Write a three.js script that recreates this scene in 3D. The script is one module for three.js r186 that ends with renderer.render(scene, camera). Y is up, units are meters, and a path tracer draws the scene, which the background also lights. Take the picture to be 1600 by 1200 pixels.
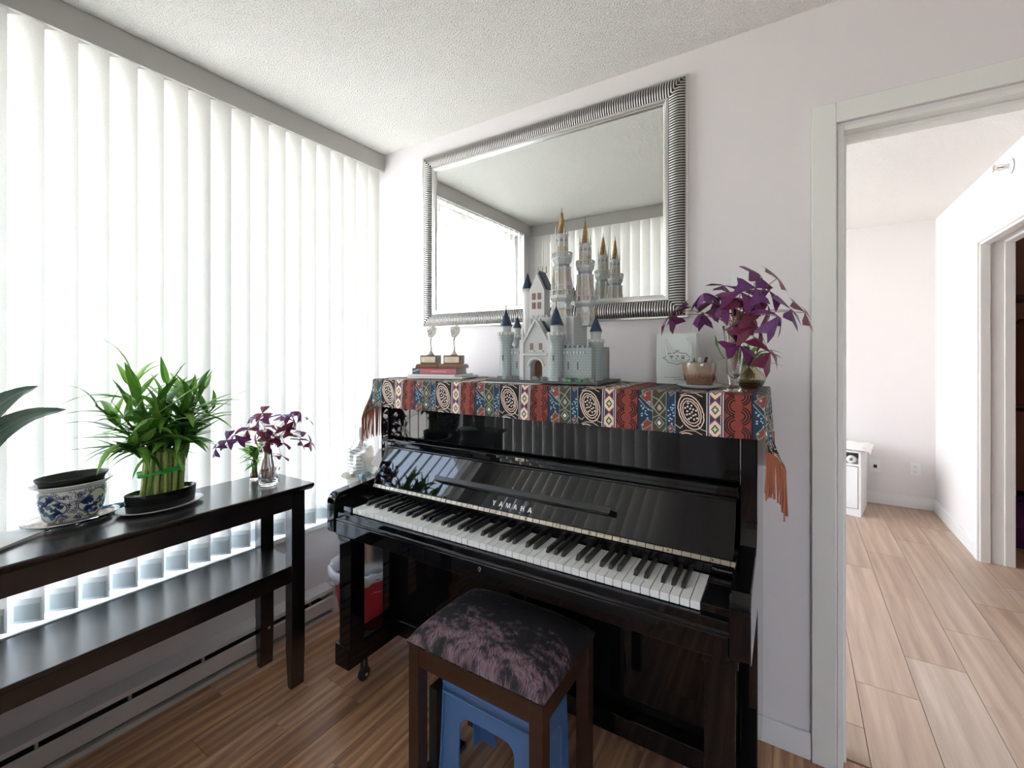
import * as THREE from 'three';
import { RoundedBoxGeometry } from 'three/addons/geometries/RoundedBoxGeometry.js';
import { TextGeometry } from 'three/addons/geometries/TextGeometry.js';
import { FontLoader } from 'three/addons/loaders/FontLoader.js';
import { mergeGeometries } from 'three/addons/utils/BufferGeometryUtils.js';
import { createNoise2D } from 'simplex-noise';

// ---------- camera, sky, sun, exposure ----------
const scene = new THREE.Scene();
const TURN = 32.4 * Math.PI / 180;
const camera = new THREE.PerspectiveCamera(2 * Math.atan(600 / 698) * 180 / Math.PI, 1600 / 1200, 0.05, 300);
camera.position.set(1.966, 1.32, 1.751);
camera.lookAt(1.966 - Math.sin(TURN), 1.32, 1.751 - Math.cos(TURN));
camera.setViewOffset(1600, 1200, 0, 48, 1600, 1200);           // shift lens, verticals stay vertical
const renderer = new THREE.WebGLRenderer({ antialias: true });
renderer.toneMapping = THREE.LinearToneMapping;
renderer.toneMappingExposure = 1.13;
renderer.shadowMap.enabled = true;

{ // clear sky with pale haze towards the horizon, the same all round
  const W = 64, H = 128, d = new Float32Array(W * H * 4);
  for (let y = 0; y < H; y++) {
    const el = ((y + 0.5) / H - 0.5) * Math.PI;
    const t = Math.pow(Math.max(0, Math.sin(el)), 0.55);
    const c = el < 0 ? [0.62, 0.60, 0.57] : [0.98 + (0.42 - 0.98) * t, 0.985 + (0.635 - 0.985) * t, 0.99];
    for (let x = 0; x < W; x++) d.set([c[0], c[1], c[2], 1], (y * W + x) * 4);
  }
  const t = new THREE.DataTexture(d, W, H, THREE.RGBAFormat, THREE.FloatType);
  t.mapping = THREE.EquirectangularReflectionMapping; t.magFilter = THREE.LinearFilter; t.minFilter = THREE.LinearFilter; t.needsUpdate = true;
  scene.background = t; scene.backgroundIntensity = 9.5;
}
const sun = new THREE.DirectionalLight(0xffedd2, 38);
sun.position.set(30, 34, -14); sun.target.position.set(0, 0, 0);
sun.castShadow = true; sun.shadow.mapSize.set(2048, 2048);
Object.assign(sun.shadow.camera, { left: -60, right: 60, top: 60, bottom: -60, near: 1, far: 160 });
scene.add(sun, sun.target);

// ---------- helpers ----------
function rngOf(seed) { let s = seed | 0; return () => { s = (s + 0x6d2b79f5) | 0; let t = Math.imul(s ^ (s >>> 15), 1 | s); t = (t + Math.imul(t ^ (t >>> 7), 61 | t)) ^ t; return ((t ^ (t >>> 14)) >>> 0) / 4294967296; }; }
const taken = new Map();
function numbered(n) { const k = taken.get(n) ?? 0; taken.set(n, k + 1); return k ? n + '_' + String(k).padStart(3, '0') : n; }
const V = (x, y, z) => new THREE.Vector3(x, y, z);
function add(name, geo, mat, parent = scene) {
  const m = new THREE.Mesh(geo, mat); m.name = parent === scene ? numbered(name) : name;
  m.castShadow = m.receiveShadow = true; parent.add(m); return m;
}
function thing(name, label, category, pos = [0, 0, 0], turn = 0, group) {
  const o = new THREE.Group(); o.name = numbered(name); o.position.set(...pos); o.rotation.y = turn;
  o.userData = { label, category }; if (group) o.userData.group = group; scene.add(o); return o;
}
function tag(o, label, category, group) { Object.assign(o.userData, { label, category }); if (group) o.userData.group = group; return o; }
function struct(name, geo, mat, label) { const m = add(name, geo, mat); m.userData.kind = 'structure'; if (label) m.userData.label = label; return m; }
function plain(g) { const n = g.index ? g.toNonIndexed() : g; for (const k of Object.keys(n.attributes)) if (!['position', 'normal', 'uv'].includes(k)) n.deleteAttribute(k); if (!n.attributes.normal) n.computeVertexNormals(); if (!n.attributes.uv) n.setAttribute('uv', new THREE.BufferAttribute(new Float32Array(n.attributes.position.count * 2), 2)); return n; }
const merge = (list) => mergeGeometries(list.map(plain));
function metres(g, s = 1, ou = 0, ov = 0) { // uv in metres, projected along the main axis of each normal
  const p = g.attributes.position, n = g.attributes.normal, uv = new Float32Array(p.count * 2);
  for (let i = 0; i < p.count; i++) {
    const a = Math.abs(n.getX(i)), b = Math.abs(n.getY(i)), c = Math.abs(n.getZ(i));
    let u, v; if (b >= a && b >= c) { u = p.getZ(i); v = p.getX(i); } else if (a >= c) { u = p.getZ(i); v = p.getY(i); } else { u = p.getX(i); v = p.getY(i); }
    uv[i * 2] = u * s + ou; uv[i * 2 + 1] = v * s + ov;
  }
  g.setAttribute('uv', new THREE.BufferAttribute(uv, 2)); return g;
}
// box from min to max corners
function bx(x0, x1, y0, y1, z0, z1, r = 0, seg = 2) {
  const w = x1 - x0, h = y1 - y0, d = z1 - z0;
  const g = r > 0 ? new RoundedBoxGeometry(w, h, d, seg, Math.min(r, w / 2.01, h / 2.01, d / 2.01)) : new THREE.BoxGeometry(w, h, d);
  g.translate((x0 + x1) / 2, (y0 + y1) / 2, (z0 + z1) / 2); return metres(g);
}
const lathe = (pts, seg = 40) => new THREE.LatheGeometry(pts.map(([r, y]) => new THREE.Vector2(Math.max(r, 0.00001), y)), seg);
function tube(pts, r, seg = 12, rad = 6, closed = false) { return new THREE.TubeGeometry(new THREE.CatmullRomCurve3(pts.map((p) => (p.isVector3 ? p : V(...p))), closed), seg, r, rad, closed); }
function taper(g, pts, seg, rad, f) { // scale the rings of a tube: f(t) -> factor
  const c = new THREE.CatmullRomCurve3(pts.map((p) => (p.isVector3 ? p : V(...p)))), p = g.attributes.position, a = new THREE.Vector3();
  for (let i = 0; i <= seg; i++) { const q = c.getPointAt(i / seg), k = f(i / seg); for (let j = 0; j <= rad; j++) { const n = i * (rad + 1) + j; a.fromBufferAttribute(p, n).sub(q).multiplyScalar(k).add(q); p.setXYZ(n, a.x, a.y, a.z); } }
  g.computeVertexNormals(); return g;
}
function extrude(pts, depth, bevel = 0, holes = []) { // outline in xy, depth along z
  const s = new THREE.Shape(pts.map(([x, y]) => new THREE.Vector2(x, y)));
  for (const h of holes) s.holes.push(new THREE.Path(h.map(([x, y]) => new THREE.Vector2(x, y))));
  return metres(new THREE.ExtrudeGeometry(s, { depth, bevelEnabled: bevel > 0, bevelThickness: bevel, bevelSize: bevel, bevelOffset: -bevel, bevelSegments: 2, curveSegments: 10 }));
}
const sideways = (g) => g.applyMatrix4(new THREE.Matrix4().set(0, 0, 1, 0, 0, 1, 0, 0, 1, 0, 0, 0, 0, 0, 0, 1)); // (x,y,z) -> (z,y,x): outline in zy, depth along x
function flipped(g) { const n = plain(g), p = n.attributes.position, q = n.attributes.normal, u = n.attributes.uv; for (let i = 0; i < p.count; i += 3) for (const at of [p, q, u]) for (let k = 0; k < at.itemSize; k++) { const t = at.array[(i + 1) * at.itemSize + k]; at.array[(i + 1) * at.itemSize + k] = at.array[(i + 2) * at.itemSize + k]; at.array[(i + 2) * at.itemSize + k] = t; } n.computeVertexNormals(); return n; }
function zy(pts, x0, x1, bevel = 0) { // outline given as (z, y), spanning x0..x1
  const g = extrude(pts, x1 - x0 - 2 * bevel, bevel); sideways(g); g.translate(x0 + bevel, 0, 0); return metres(flipped(g));
}
function arc(cx, cy, r, a0, a1, n = 6) { const o = []; for (let i = 0; i <= n; i++) { const a = (a0 + (a1 - a0) * i / n) * Math.PI / 180; o.push([cx + r * Math.cos(a), cy + r * Math.sin(a)]); } return o; }
const lin = (r, g, b) => new THREE.Color().setRGB(r, g, b);
const std = (color, roughness = 0.6, more = {}) => new THREE.MeshStandardMaterial({ color, roughness, ...more });
const phy = (color, roughness = 0.5, more = {}) => new THREE.MeshPhysicalMaterial({ color, roughness, ...more });
function canvasTex(w, h, draw, { srgb = true, repeat } = {}) {
  const c = document.createElement('canvas'); c.width = w; c.height = h; draw(c.getContext('2d'), w, h);
  const t = new THREE.CanvasTexture(c); t.wrapS = t.wrapT = THREE.RepeatWrapping; if (srgb) t.colorSpace = THREE.SRGBColorSpace; if (repeat) t.repeat.set(...repeat); t.anisotropy = 8; return t;
}
function dataTex(w, h, f, { srgb = true, repeat } = {}) { // f(x, y) -> [r, g, b] 0..255
  const d = new Uint8Array(w * h * 4);
  for (let y = 0; y < h; y++) for (let x = 0; x < w; x++) { const c = f(x, y), i = (y * w + x) * 4; d[i] = c[0]; d[i + 1] = c[1]; d[i + 2] = c[2]; d[i + 3] = 255; }
  const t = new THREE.DataTexture(d, w, h); t.wrapS = t.wrapT = THREE.RepeatWrapping; t.magFilter = THREE.LinearFilter; t.minFilter = THREE.LinearMipmapLinearFilter; t.generateMipmaps = true; if (srgb) t.colorSpace = THREE.SRGBColorSpace; if (repeat) t.repeat.set(...repeat); t.needsUpdate = true; return t;
}
const noise = createNoise2D(rngOf(7));
const fbm = (x, y, n = 4) => { let s = 0, a = 0.5; for (let i = 0; i < n; i++) { s += a * noise(x, y); x *= 2.03; y *= 2.03; a *= 0.5; } return s; };
const clamp8 = (v) => Math.max(0, Math.min(255, v));

// ---------- textures and materials ----------
// wood: u runs along the grain; the picture covers 1.3 m by 0.52 m
function woodTex(base, dark, ringScale, contrast) {
  return dataTex(1300, 520, (x, y) => {
    const u = x / 1000, v = y / 1000;
    const warp = fbm(u * 0.9, v * 4, 3) * 0.026 + fbm(u * 3, v * 14 + 9, 2) * 0.004;
    const ring = Math.sin((v + warp) * ringScale + fbm(u * 0.7, v * 3 + 3, 2) * 3);
    const fine = noise(u * 5, v * 260) * 0.6 + noise(u * 14, v * 620) * 0.5;
    const broad = fbm(u * 0.8 + 20, v * 16, 3);
    let k = 0.5 + 0.2 * ring * contrast + 0.24 * fine * contrast + 0.6 * broad;
    k = Math.max(0, Math.min(1, k));
    return [0, 1, 2].map((c) => clamp8(dark[c] + (base[c] - dark[c]) * k));
  });
}
const walnutMap = woodTex([232, 192, 158], [158, 119, 94], 150, 1.0);
const oakMap = woodTex([206, 185, 166], [170, 148, 130], 95, 0.75);
for (const t of [walnutMap, oakMap]) t.repeat.set(1 / 1.3, 1 / 0.52);
const popcorn = dataTex(512, 512, (x, y) => { // seamless enough: fine blobs
  const a = Math.max(0, noise(x / 9, y / 9)) * 0.7 + Math.max(0, noise(x / 5 + 40, y / 5)) * 0.55 + noise(x / 2.5, y / 2.5 + 70) * 0.12;
  const v = clamp8(60 + 190 * a); return [v, v, v];
}, { srgb: false, repeat: [1 / 0.6, 1 / 0.6] });
const plasterBump = dataTex(256, 256, (x, y) => { const v = clamp8(128 + 70 * fbm(x / 14, y / 14, 3)); return [v, v, v]; }, { srgb: false, repeat: [2.2, 2.2] });
const vaneMap = dataTex(256, 512, (x, y) => {
  const rib = Math.sin(x / 256 * Math.PI * 2 * 26) > 0.55 ? -7 : 0, n = fbm(x / 3, y / 120, 2) * 5 + fbm(x / 40, y / 6, 2) * 5; // woven cloth: ribs and slubs
  return [clamp8(241 + rib + n), clamp8(241 + rib + n), clamp8(237 + rib + n)];
}, { repeat: [1, 3] });
const darkWoodMap = woodTex([29, 26, 26], [17, 15, 16], 240, 0.9); darkWoodMap.repeat.set(1 / 1.3, 1 / 0.52);

const M = {
  wall: std(lin(0.80, 0.77, 0.765), 0.9, { bumpMap: plasterBump, bumpScale: 0.0006 }),
  ceiling: std(lin(0.89, 0.88, 0.84), 0.95, { bumpMap: popcorn, bumpScale: 0.006 }),
  trim: std(lin(0.82, 0.825, 0.775), 0.42),
  base: std(lin(0.84, 0.84, 0.83), 0.4),
  valance: std(lin(0.53, 0.515, 0.49), 0.6),
  vinyl: std(lin(0.82, 0.83, 0.82), 0.35),
  vane: phy(0xffffff, 0.95, { map: vaneMap, transmission: 0.12, thickness: 0, side: THREE.DoubleSide, ior: 1.3 }),
  glass: phy(lin(1, 1, 1), 0.0, { transmission: 1, thickness: 0, ior: 1.5 }),
  clear: phy(lin(0.98, 0.99, 0.98), 0.02, { transmission: 1, thickness: 0.01, ior: 1.45 }),
  metalGrey: std(lin(0.55, 0.55, 0.55), 0.35, { metalness: 0.8 }),
  steel: std(lin(0.72, 0.70, 0.66), 0.28, { metalness: 1 }),
  silver: std(lin(0.74, 0.73, 0.71), 0.3, { metalness: 1 }),
  heater: std(lin(0.72, 0.70, 0.68), 0.4),
  dark: std(lin(0.01, 0.01, 0.011), 0.5),
  lacquer: phy(lin(0.0035, 0.0035, 0.004), 0.03, { ior: 1.48 }),
  ivory: std(lin(0.80, 0.80, 0.77), 0.22),
  ebony: std(lin(0.012, 0.012, 0.013), 0.28),
  brass: std(lin(0.62, 0.50, 0.30), 0.3, { metalness: 1 }),
  nickel: std(lin(0.42, 0.38, 0.31), 0.32, { metalness: 1 }),
  tableWood: phy(0xffffff, 0.26, { map: darkWoodMap, clearcoat: 0.7, clearcoatRoughness: 0.2 }),
  walnut: ['#ffffff', '#efe6e0', '#f6ead9', '#e6dcd6'].map((c) => std(c, 0.34, { map: walnutMap })),
  oak: ['#ffffff', '#f4efe9', '#faf3ee', '#eee6e0'].map((c) => std(c, 0.4, { map: oakMap })),
  subfloor: std(lin(0.05, 0.035, 0.025), 0.9),
  white: std(lin(0.86, 0.86, 0.85), 0.4),
  whitePlastic: std(lin(0.84, 0.85, 0.83), 0.35),
  paper: std(lin(0.82, 0.83, 0.80), 0.75),
  concrete: std(lin(0.5, 0.5, 0.49), 0.9),
};

// ---------- the shell of the rooms ----------
const CH = 2.44;
// living room floor: planks of dark walnut laminate running towards the piano wall
const floor = struct('floor', bx(-0.22, 5.3, -0.12, -0.012, -0.06, 4.7), M.subfloor, 'dark walnut laminate plank floor of the living room');
{
  const r = rngOf(11), W = 0.12, L = 1.21, cache = new Map();
  const plank = (len, k) => { const key = len.toFixed(3) + k; if (!cache.has(key)) { const g = new THREE.BoxGeometry(W - 0.0016, 0.012, len - 0.0016); metres(g, 1, 0.37 * k, 0.13 * k); cache.set(key, g); } return cache.get(key); };
  const offs = { 1: 0.895, 2: 0.35, 3: 1.05, 4: 0.62 };
  for (let c = -2; c < 30; c++) { // column c spans x from 0.583 + (c - 4) * W
    const x0 = 0.583 + (c - 4) * W - W; let z = (offs[c + 1] ?? (r() * 1.15)) - 2 * L;
    for (; z < 2.35; z += L) {
      const a = Math.max(z, -0.055), b = Math.min(z + L, 2.35); if (b - a < 0.02) continue;
      const m = add('plank', plank(b - a, Math.floor(r() * 4)), M.walnut[Math.floor(r() * 4)], floor); m.position.set(x0 + W / 2, -0.006, (a + b) / 2);
    }
  }
  const rest = add('plank_field', metres(new THREE.BoxGeometry(6, 0.012, 2.35).translate(2.5, -0.006, 3.53)), M.walnut[0], floor); rest.userData.kind = 'stuff';
}
const bedroomFloor = struct('floor', bx(-0.22, 3.95, -0.12, -0.012, -3.45, -0.06), M.subfloor, 'pale oak plank floor of the room beyond the doorway');
{
  const r = rngOf(23), W = 0.1968, L = 1.222, cache = new Map();
  const plank = (len, k) => { const key = len.toFixed(3) + k; if (!cache.has(key)) { const g = new THREE.BoxGeometry(W - 0.0022, 0.012, len - 0.0022); metres(g, 1, 0.31 * k, 0.11 * k); cache.set(key, g); } return cache.get(key); };
  const ends = { 11: -0.512, 12: -0.81, 13: -1.165, 10: -0.24, 14: -0.33 };
  for (let c = 0; c < 20; c++) {
    const x0 = 2.17 + (c - 11) * W; let z = (ends[c] ?? -r() * 1.2) - 3 * L;
    for (; z < -0.07; z += L) {
      const a = Math.max(z, -3.44), b = Math.min(z + L, -0.062); if (b - a < 0.02) continue;
      const m = add('plank', plank(b - a, Math.floor(r() * 4)), M.oak[Math.floor(r() * 4)], bedroomFloor); m.position.set(x0 + W / 2, -0.006, (a + b) / 2);
    }
  }
}
struct('ceiling', bx(-0.22, 5.3, CH, CH + 0.14, -3.45, 4.75), M.ceiling, 'white stippled ceiling');
// a wall with one opening, in the plane of x (axis 'x') or z
const DO = [2.08, 2.92, 2.035];
struct('wall_back', merge([bx(-0.22, DO[0], 0, CH, -0.12, 0), bx(DO[1], 5.3, 0, CH, -0.12, 0), bx(DO[0], DO[1], DO[2], CH, -0.12, 0)]), M.wall, 'white wall behind the piano with the doorway');
const WIN = { y0: 0.455, y1: 2.36 };
struct('wall_left', merge([bx(-0.22, -0.07, 0, WIN.y0, 0, 1.9), bx(-0.22, -0.07, WIN.y1, CH, 0, 1.9), bx(-0.22, -0.07, WIN.y0, WIN.y1, 0, 0.03), bx(-0.22, -0.07, WIN.y0, WIN.y1, 1.66, 1.9)]), M.wall, 'white wall below and around the big window');
struct('wall_front', merge([bx(-0.07, 1.44, 0, WIN.y0, 1.755, 1.9), bx(-0.07, 1.44, WIN.y1, CH, 1.755, 1.9), bx(-0.07, 0.06, WIN.y0, WIN.y1, 1.755, 1.9), bx(1.31, 1.44, WIN.y0, WIN.y1, 1.755, 1.9)]), M.wall);
struct('wall_side', bx(1.34, 1.44, 0, CH, 1.9, 4.6), M.wall);
struct('wall_rear', merge([bx(1.34, 2.9, 0, CH, 4.6, 4.75), bx(4.8, 5.3, 0, CH, 4.6, 4.75), bx(2.9, 4.8, 2.2, CH, 4.6, 4.75), bx(2.9, 4.8, 0, 0.85, 4.6, 4.75)]), M.wall);
struct('wall_right', bx(5.2, 5.3, 0, CH, 0, 4.6), M.wall);
struct('wall_bedroom_left', merge([bx(-0.22, -0.07, 0, 0.5, -3.3, -0.12), bx(-0.22, -0.07, 2.36, CH, -3.3, -0.12), bx(-0.22, -0.07, 0.5, 2.36, -3.3, -3.1), bx(-0.22, -0.07, 0.5, 2.36, -0.4, -0.12)]), M.wall);
struct('wall_bedroom_far', bx(-0.22, 3.95, 0, CH, -3.45, -3.3), M.wall, 'pale far wall of the room beyond the doorway');
const D2 = [-2.235, -1.3, 2.02];
struct('wall_bedroom_right', merge([bx(2.955, 3.105, 0, CH, -3.3, D2[0]), bx(2.955, 3.105, 0, CH, D2[1], -0.12), bx(2.955, 3.105, D2[2], CH, D2[0], D2[1])]), M.wall, 'white right wall of the room beyond the doorway');
const closetWall = std(lin(0.42, 0.27, 0.2), 0.8);
struct('wall_closet', merge([bx(3.105, 3.95, 0, CH, -3.02, -2.9), bx(3.83, 3.95, 0, CH, -2.9, -0.9), bx(3.105, 3.83, 0, CH, -0.9, -0.78)]), closetWall, 'tan walls inside the closet');

// skirting boards
const skirt = (x0, x1, z0, z1, h) => bx(x0, x1, 0, h, z0, z1, 0.003, 1);
struct('baseboard_back', merge([skirt(0.0, 2.008, 0, 0.013, 0.085), skirt(2.992, 5.2, 0, 0.013, 0.085)]), M.base, 'white baseboard under the piano wall');
struct('baseboard_bedroom_far', skirt(-0.07, 2.955, -3.3, -3.287, 0.1), M.base, 'white baseboard along the far wall of the next room');
struct('baseboard_bedroom_right', merge([skirt(2.942, 2.955, -3.3, D2[0] - 0.068, 0.1), skirt(2.942, 2.955, D2[1] + 0.068, -0.12, 0.1)]), M.base, 'white baseboard along the right wall of the next room');

// doorway casing
struct('trim_1', merge([
  bx(2.01, 2.075, 0, 2.112, 0, 0.017, 0.003, 1), bx(2.925, 2.99, 0, 2.112, 0, 0.017, 0.003, 1), bx(2.0748, 2.9252, 2.047, 2.112, 0, 0.017, 0.003, 1),
  bx(2.078, 2.094, 0, 2.037, -0.125, 0.004, 0.002, 1), bx(2.906, 2.922, 0, 2.037, -0.125, 0.004, 0.002, 1), bx(2.0935, 2.9065, 2.021, 2.037, -0.125, 0.004, 0.002, 1),
  bx(2.0935, 2.104, 0, 2.021, -0.075, -0.04), bx(2.896, 2.9065, 0, 2.021, -0.075, -0.04), bx(2.104, 2.896, 2.011, 2.021, -0.075, -0.04),
]), M.trim, 'white painted casing and jamb of the doorway beside the piano');
// casing and jamb of the closet opening in the next room
struct('trim_2', merge([
  bx(2.94, 2.956, 0, D2[2] + 0.062, D2[0] - 0.064, D2[0], 0.003, 1), bx(2.94, 2.956, 0, D2[2] + 0.062, D2[1], D2[1] + 0.064, 0.003, 1), bx(2.94, 2.956, D2[2], D2[2] + 0.062, D2[0], D2[1], 0.003, 1),
  bx(2.953, 3.0, 0, D2[2], D2[0], D2[0] + 0.014, 0.002, 1), bx(3.062, 3.108, 0, D2[2], D2[0], D2[0] + 0.014, 0.002, 1), bx(3.0, 3.062, 0, D2[2], D2[0], D2[0] + 0.004),
  bx(2.953, 3.0, D2[2] - 0.014, D2[2], D2[0], D2[1]), bx(3.062, 3.108, D2[2] - 0.014, D2[2], D2[0], D2[1]),
]), M.base, 'white casing of the closet opening in the next room');

// windows: vinyl frames and panes, sills
function windowAt(name, label, axis, at, a0, a1, y0, y1, mullions, inward) {
  // the frame stands in the plane axis = at, from a0 to a1
  const o = new THREE.Group(); o.name = name; o.userData = { kind: 'structure', label }; scene.add(o);
  const B = (p0, p1, q0, q1, t0, t1) => (axis === 'x' ? bx(t0, t1, q0, q1, p0, p1, 0.004, 1) : bx(p0, p1, q0, q1, t0, t1, 0.004, 1));
  const t0 = at - 0.03, t1 = at + 0.03, w = 0.05;
  add('window_frame', merge([B(a0, a1, y0, y0 + w, t0, t1), B(a0, a1, y1 - w, y1, t0, t1), B(a0, a0 + w, y0 + w, y1 - w, t0, t1), B(a1 - w, a1, y0 + w, y1 - w, t0, t1)]), M.vinyl, o);
  let p = a0 + w; const stops = [...mullions, a1 - w];
  for (const m of stops) {
    const last = m === a1 - w, e = last ? m : m - 0.035;
    add('pane', axis === 'x' ? bx(at - 0.003, at + 0.003, y0 + w, y1 - w, p, e).translate(0, 0, 0) : bx(p, e, y0 + w, y1 - w, at - 0.003, at + 0.003), M.glass, o);
    if (!last) add('mullion', B(m - 0.035, m + 0.035, y0 + w, y1 - w, t0 - 0.01, t1 + 0.01), M.vinyl, o);
    p = m + 0.035;
  }
  return o;
}
windowAt('window_1', 'big window behind the vertical blinds', 'x', -0.165, 0.03, 1.66, WIN.y0, WIN.y1, [0.915], 1);
windowAt('window_2', 'window behind the far vertical blinds', 'z', 1.85, 0.06, 1.31, WIN.y0, WIN.y1, [0.68], -1);
windowAt('window_3', 'window of the room beyond the doorway', 'x', -0.165, -3.1, -0.4, 0.5, 2.36, [-1.75], 1);
windowAt('window_4', 'added unseen window behind the viewer that lights the piano wall', 'z', 4.69, 2.9, 4.8, 0.85, 2.2, [3.85], -1);  // unseen, added to brighten the wall right of the piano
struct('trim_3', bx(-0.135, -0.012, 0.455, 0.477, 0.002, 1.753, 0.004, 2), M.vinyl, 'white window sill under the vertical blinds');
struct('trim_4', bx(-0.012, 1.338, 0.455, 0.477, 1.697, 1.82, 0.004, 2), M.vinyl);

// ---------- vertical blinds ----------
const vaneGeo = (() => { // a slightly bowed cloth vane, 89 mm wide, hanging from y = 0 down
  const H = 1.876, n = 8, pos = [], uv = [], idx = [], rows = 6;
  for (let j = 0; j <= rows; j++) for (let i = 0; i <= n; i++) { const s = i / n - 0.5; pos.push(0.0045 * (1 - 4 * s * s), -H + H * j / rows, s * 0.089); uv.push(i / n, j / rows); }
  for (let j = 0; j < rows; j++) for (let i = 0; i < n; i++) { const a = j * (n + 1) + i, b = a + n + 1; idx.push(a, b, a + 1, a + 1, b, b + 1); }
  const g = new THREE.BufferGeometry(); g.setAttribute('position', new THREE.Float32BufferAttribute(pos, 3)); g.setAttribute('uv', new THREE.Float32BufferAttribute(uv, 2)); g.setIndex(idx); g.computeVertexNormals(); return g;
})();
M.pocket = phy(lin(0.70, 0.73, 0.72), 0.95, { transmission: 0.12, thickness: 0, side: THREE.DoubleSide, ior: 1.3 });  // pocket and weight greys hold the dimmer backlight through doubled cloth
M.weight = phy(lin(0.46, 0.51, 0.51), 0.9, { transmission: 0.06, thickness: 0, ior: 1.3 });
function blind(label, origin, turn, count, pitch, first, tilt, len, pockets) {
  const o = thing('vertical_blind', label, 'blinds', origin, turn);
  add('valance', merge([bx(-0.012, 0, 2.345, CH - 0.001, 0.001, len, 0.002, 1), bx(-0.068, -0.012, 2.425, CH - 0.001, 0.001, len)]), M.valance, o);
  add('head_rail', bx(-0.062, -0.026, 2.374, 2.41, 0.01, len - 0.01, 0.003, 1), M.metalGrey, o);
  for (let k = 0; k < count; k++) {
    const v = add('vane', vaneGeo, M.vane, o); v.position.set(-0.045, 2.362, first + pitch * k); v.rotation.y = -tilt;
    add('hanger', bx(-0.003, 0.003, 0, 0.012, -0.007, 0.007), M.whitePlastic, v);
    if (pockets) { add('weight_pocket', bx(0.005, 0.0056, -1.873, -1.800, -0.041, 0.041), M.pocket, v); add('weight', bx(0.0057, 0.0064, -1.866, -1.818, -0.036, 0.026), M.weight, v); }
  }
  return o;
}
const TILT = 39.5 * Math.PI / 180;
blind('grey topped white vertical blind covering the big window on the left', [0, 0, 0], 0, 21, 0.0783, 0.058, TILT, 1.685, true);
{ // far blind, seen in the mirror: hangs along x at z = 1.685, facing the piano
  const o = blind('white vertical blind behind the viewer, seen in the mirror above the piano', [0.001, 0, 1.685], Math.PI / 2, 0, 0.0783, 0.05, 0, 1.337, false); // local z runs along +x, local x towards -z
  for (let k = 0; k < 17; k++) { const v = add('vane', vaneGeo, M.vane, o); v.position.set(-0.045, 2.362, 0.045 + 0.0783 * k); v.rotation.y = 14 * Math.PI / 180; }
}

// ---------- baseboard heater under the window ----------
{
  const o = thing('baseboard_heater', 'long white electric baseboard heater on the floor under the window', 'heater', [-0.07, 0, 0]);
  const Z0 = 0.33, Z1 = 1.72;
  add('back_plate', bx(0.001, 0.006, 0.0, 0.15, Z0 - 0.1, Z1), M.heater, o);
  const cover = extrude([[0.004, 0.152], [0.004, 0.146], [0.056, 0.132], [0.062, 0.122], [0.066, 0.122], [0.062, 0.137]], Z1 - Z0); cover.translate(0, 0, Z0); add('top_cover', metres(cover), M.heater, o);
  const panel = extrude([[0.060, 0.100], [0.068, 0.094], [0.068, 0.040], [0.060, 0.033], [0.057, 0.035], [0.064, 0.042], [0.064, 0.092], [0.057, 0.098]], Z1 - Z0); panel.translate(0, 0, Z0); add('front_panel', metres(panel), M.heater, o);
  add('element', bx(0.015, 0.05, 0.045, 0.095, Z0 + 0.05, Z1), M.dark, o);
  add('bottom_rail', bx(0.006, 0.066, 0.0, 0.018, Z0, Z1, 0.002, 1), M.heater, o);
  const cap = add('end_cap', bx(0.006, 0.069, 0.0, 0.146, Z0 - 0.1, Z0, 0.003, 1), M.heater, o);
  add('seam', bx(0.069, 0.0702, 0.098, 0.122, Z0 - 0.095, Z0 - 0.004), std(lin(0.4, 0.39, 0.38), 0.5), cap);
  for (let k = 0; k < 6; k++) add('fin_clip', bx(0.05, 0.062, 0.098, 0.13, Z0 + 0.12 + k * 0.23, Z0 + 0.128 + k * 0.23), M.metalGrey, o);
}

// ---------- outside: balcony slab above, street far below, a neighbouring tower ----------
struct('balcony_slab', bx(-1.0, -0.221, 2.5, 2.68, -3.5, 2.6), M.concrete, 'concrete balcony slab above the window');
struct('ground', bx(-160, 40, -30.2, -30, -120, 120), std(lin(0.42, 0.42, 0.40), 0.9));
{
  const o = thing('tower_block', 'white tower block seen through the open blinds in the mirror', 'building', [-42, -30, 14]);
  add('wall', bx(-7, 7, 0, 52, -9, 9), std(lin(0.8, 0.8, 0.8), 0.8), o);
  const wg = bx(6.95, 7.06, 0, 1.9, -0.5, 0.5), wm = phy(lin(0.1, 0.14, 0.18), 0.1);
  for (let f = 0; f < 15; f++) for (const z of [-6, -2, 2, 6]) { const w = add('window', wg, wm, o); w.position.set(0, 2 + f * 3.2, z); }
}

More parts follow.
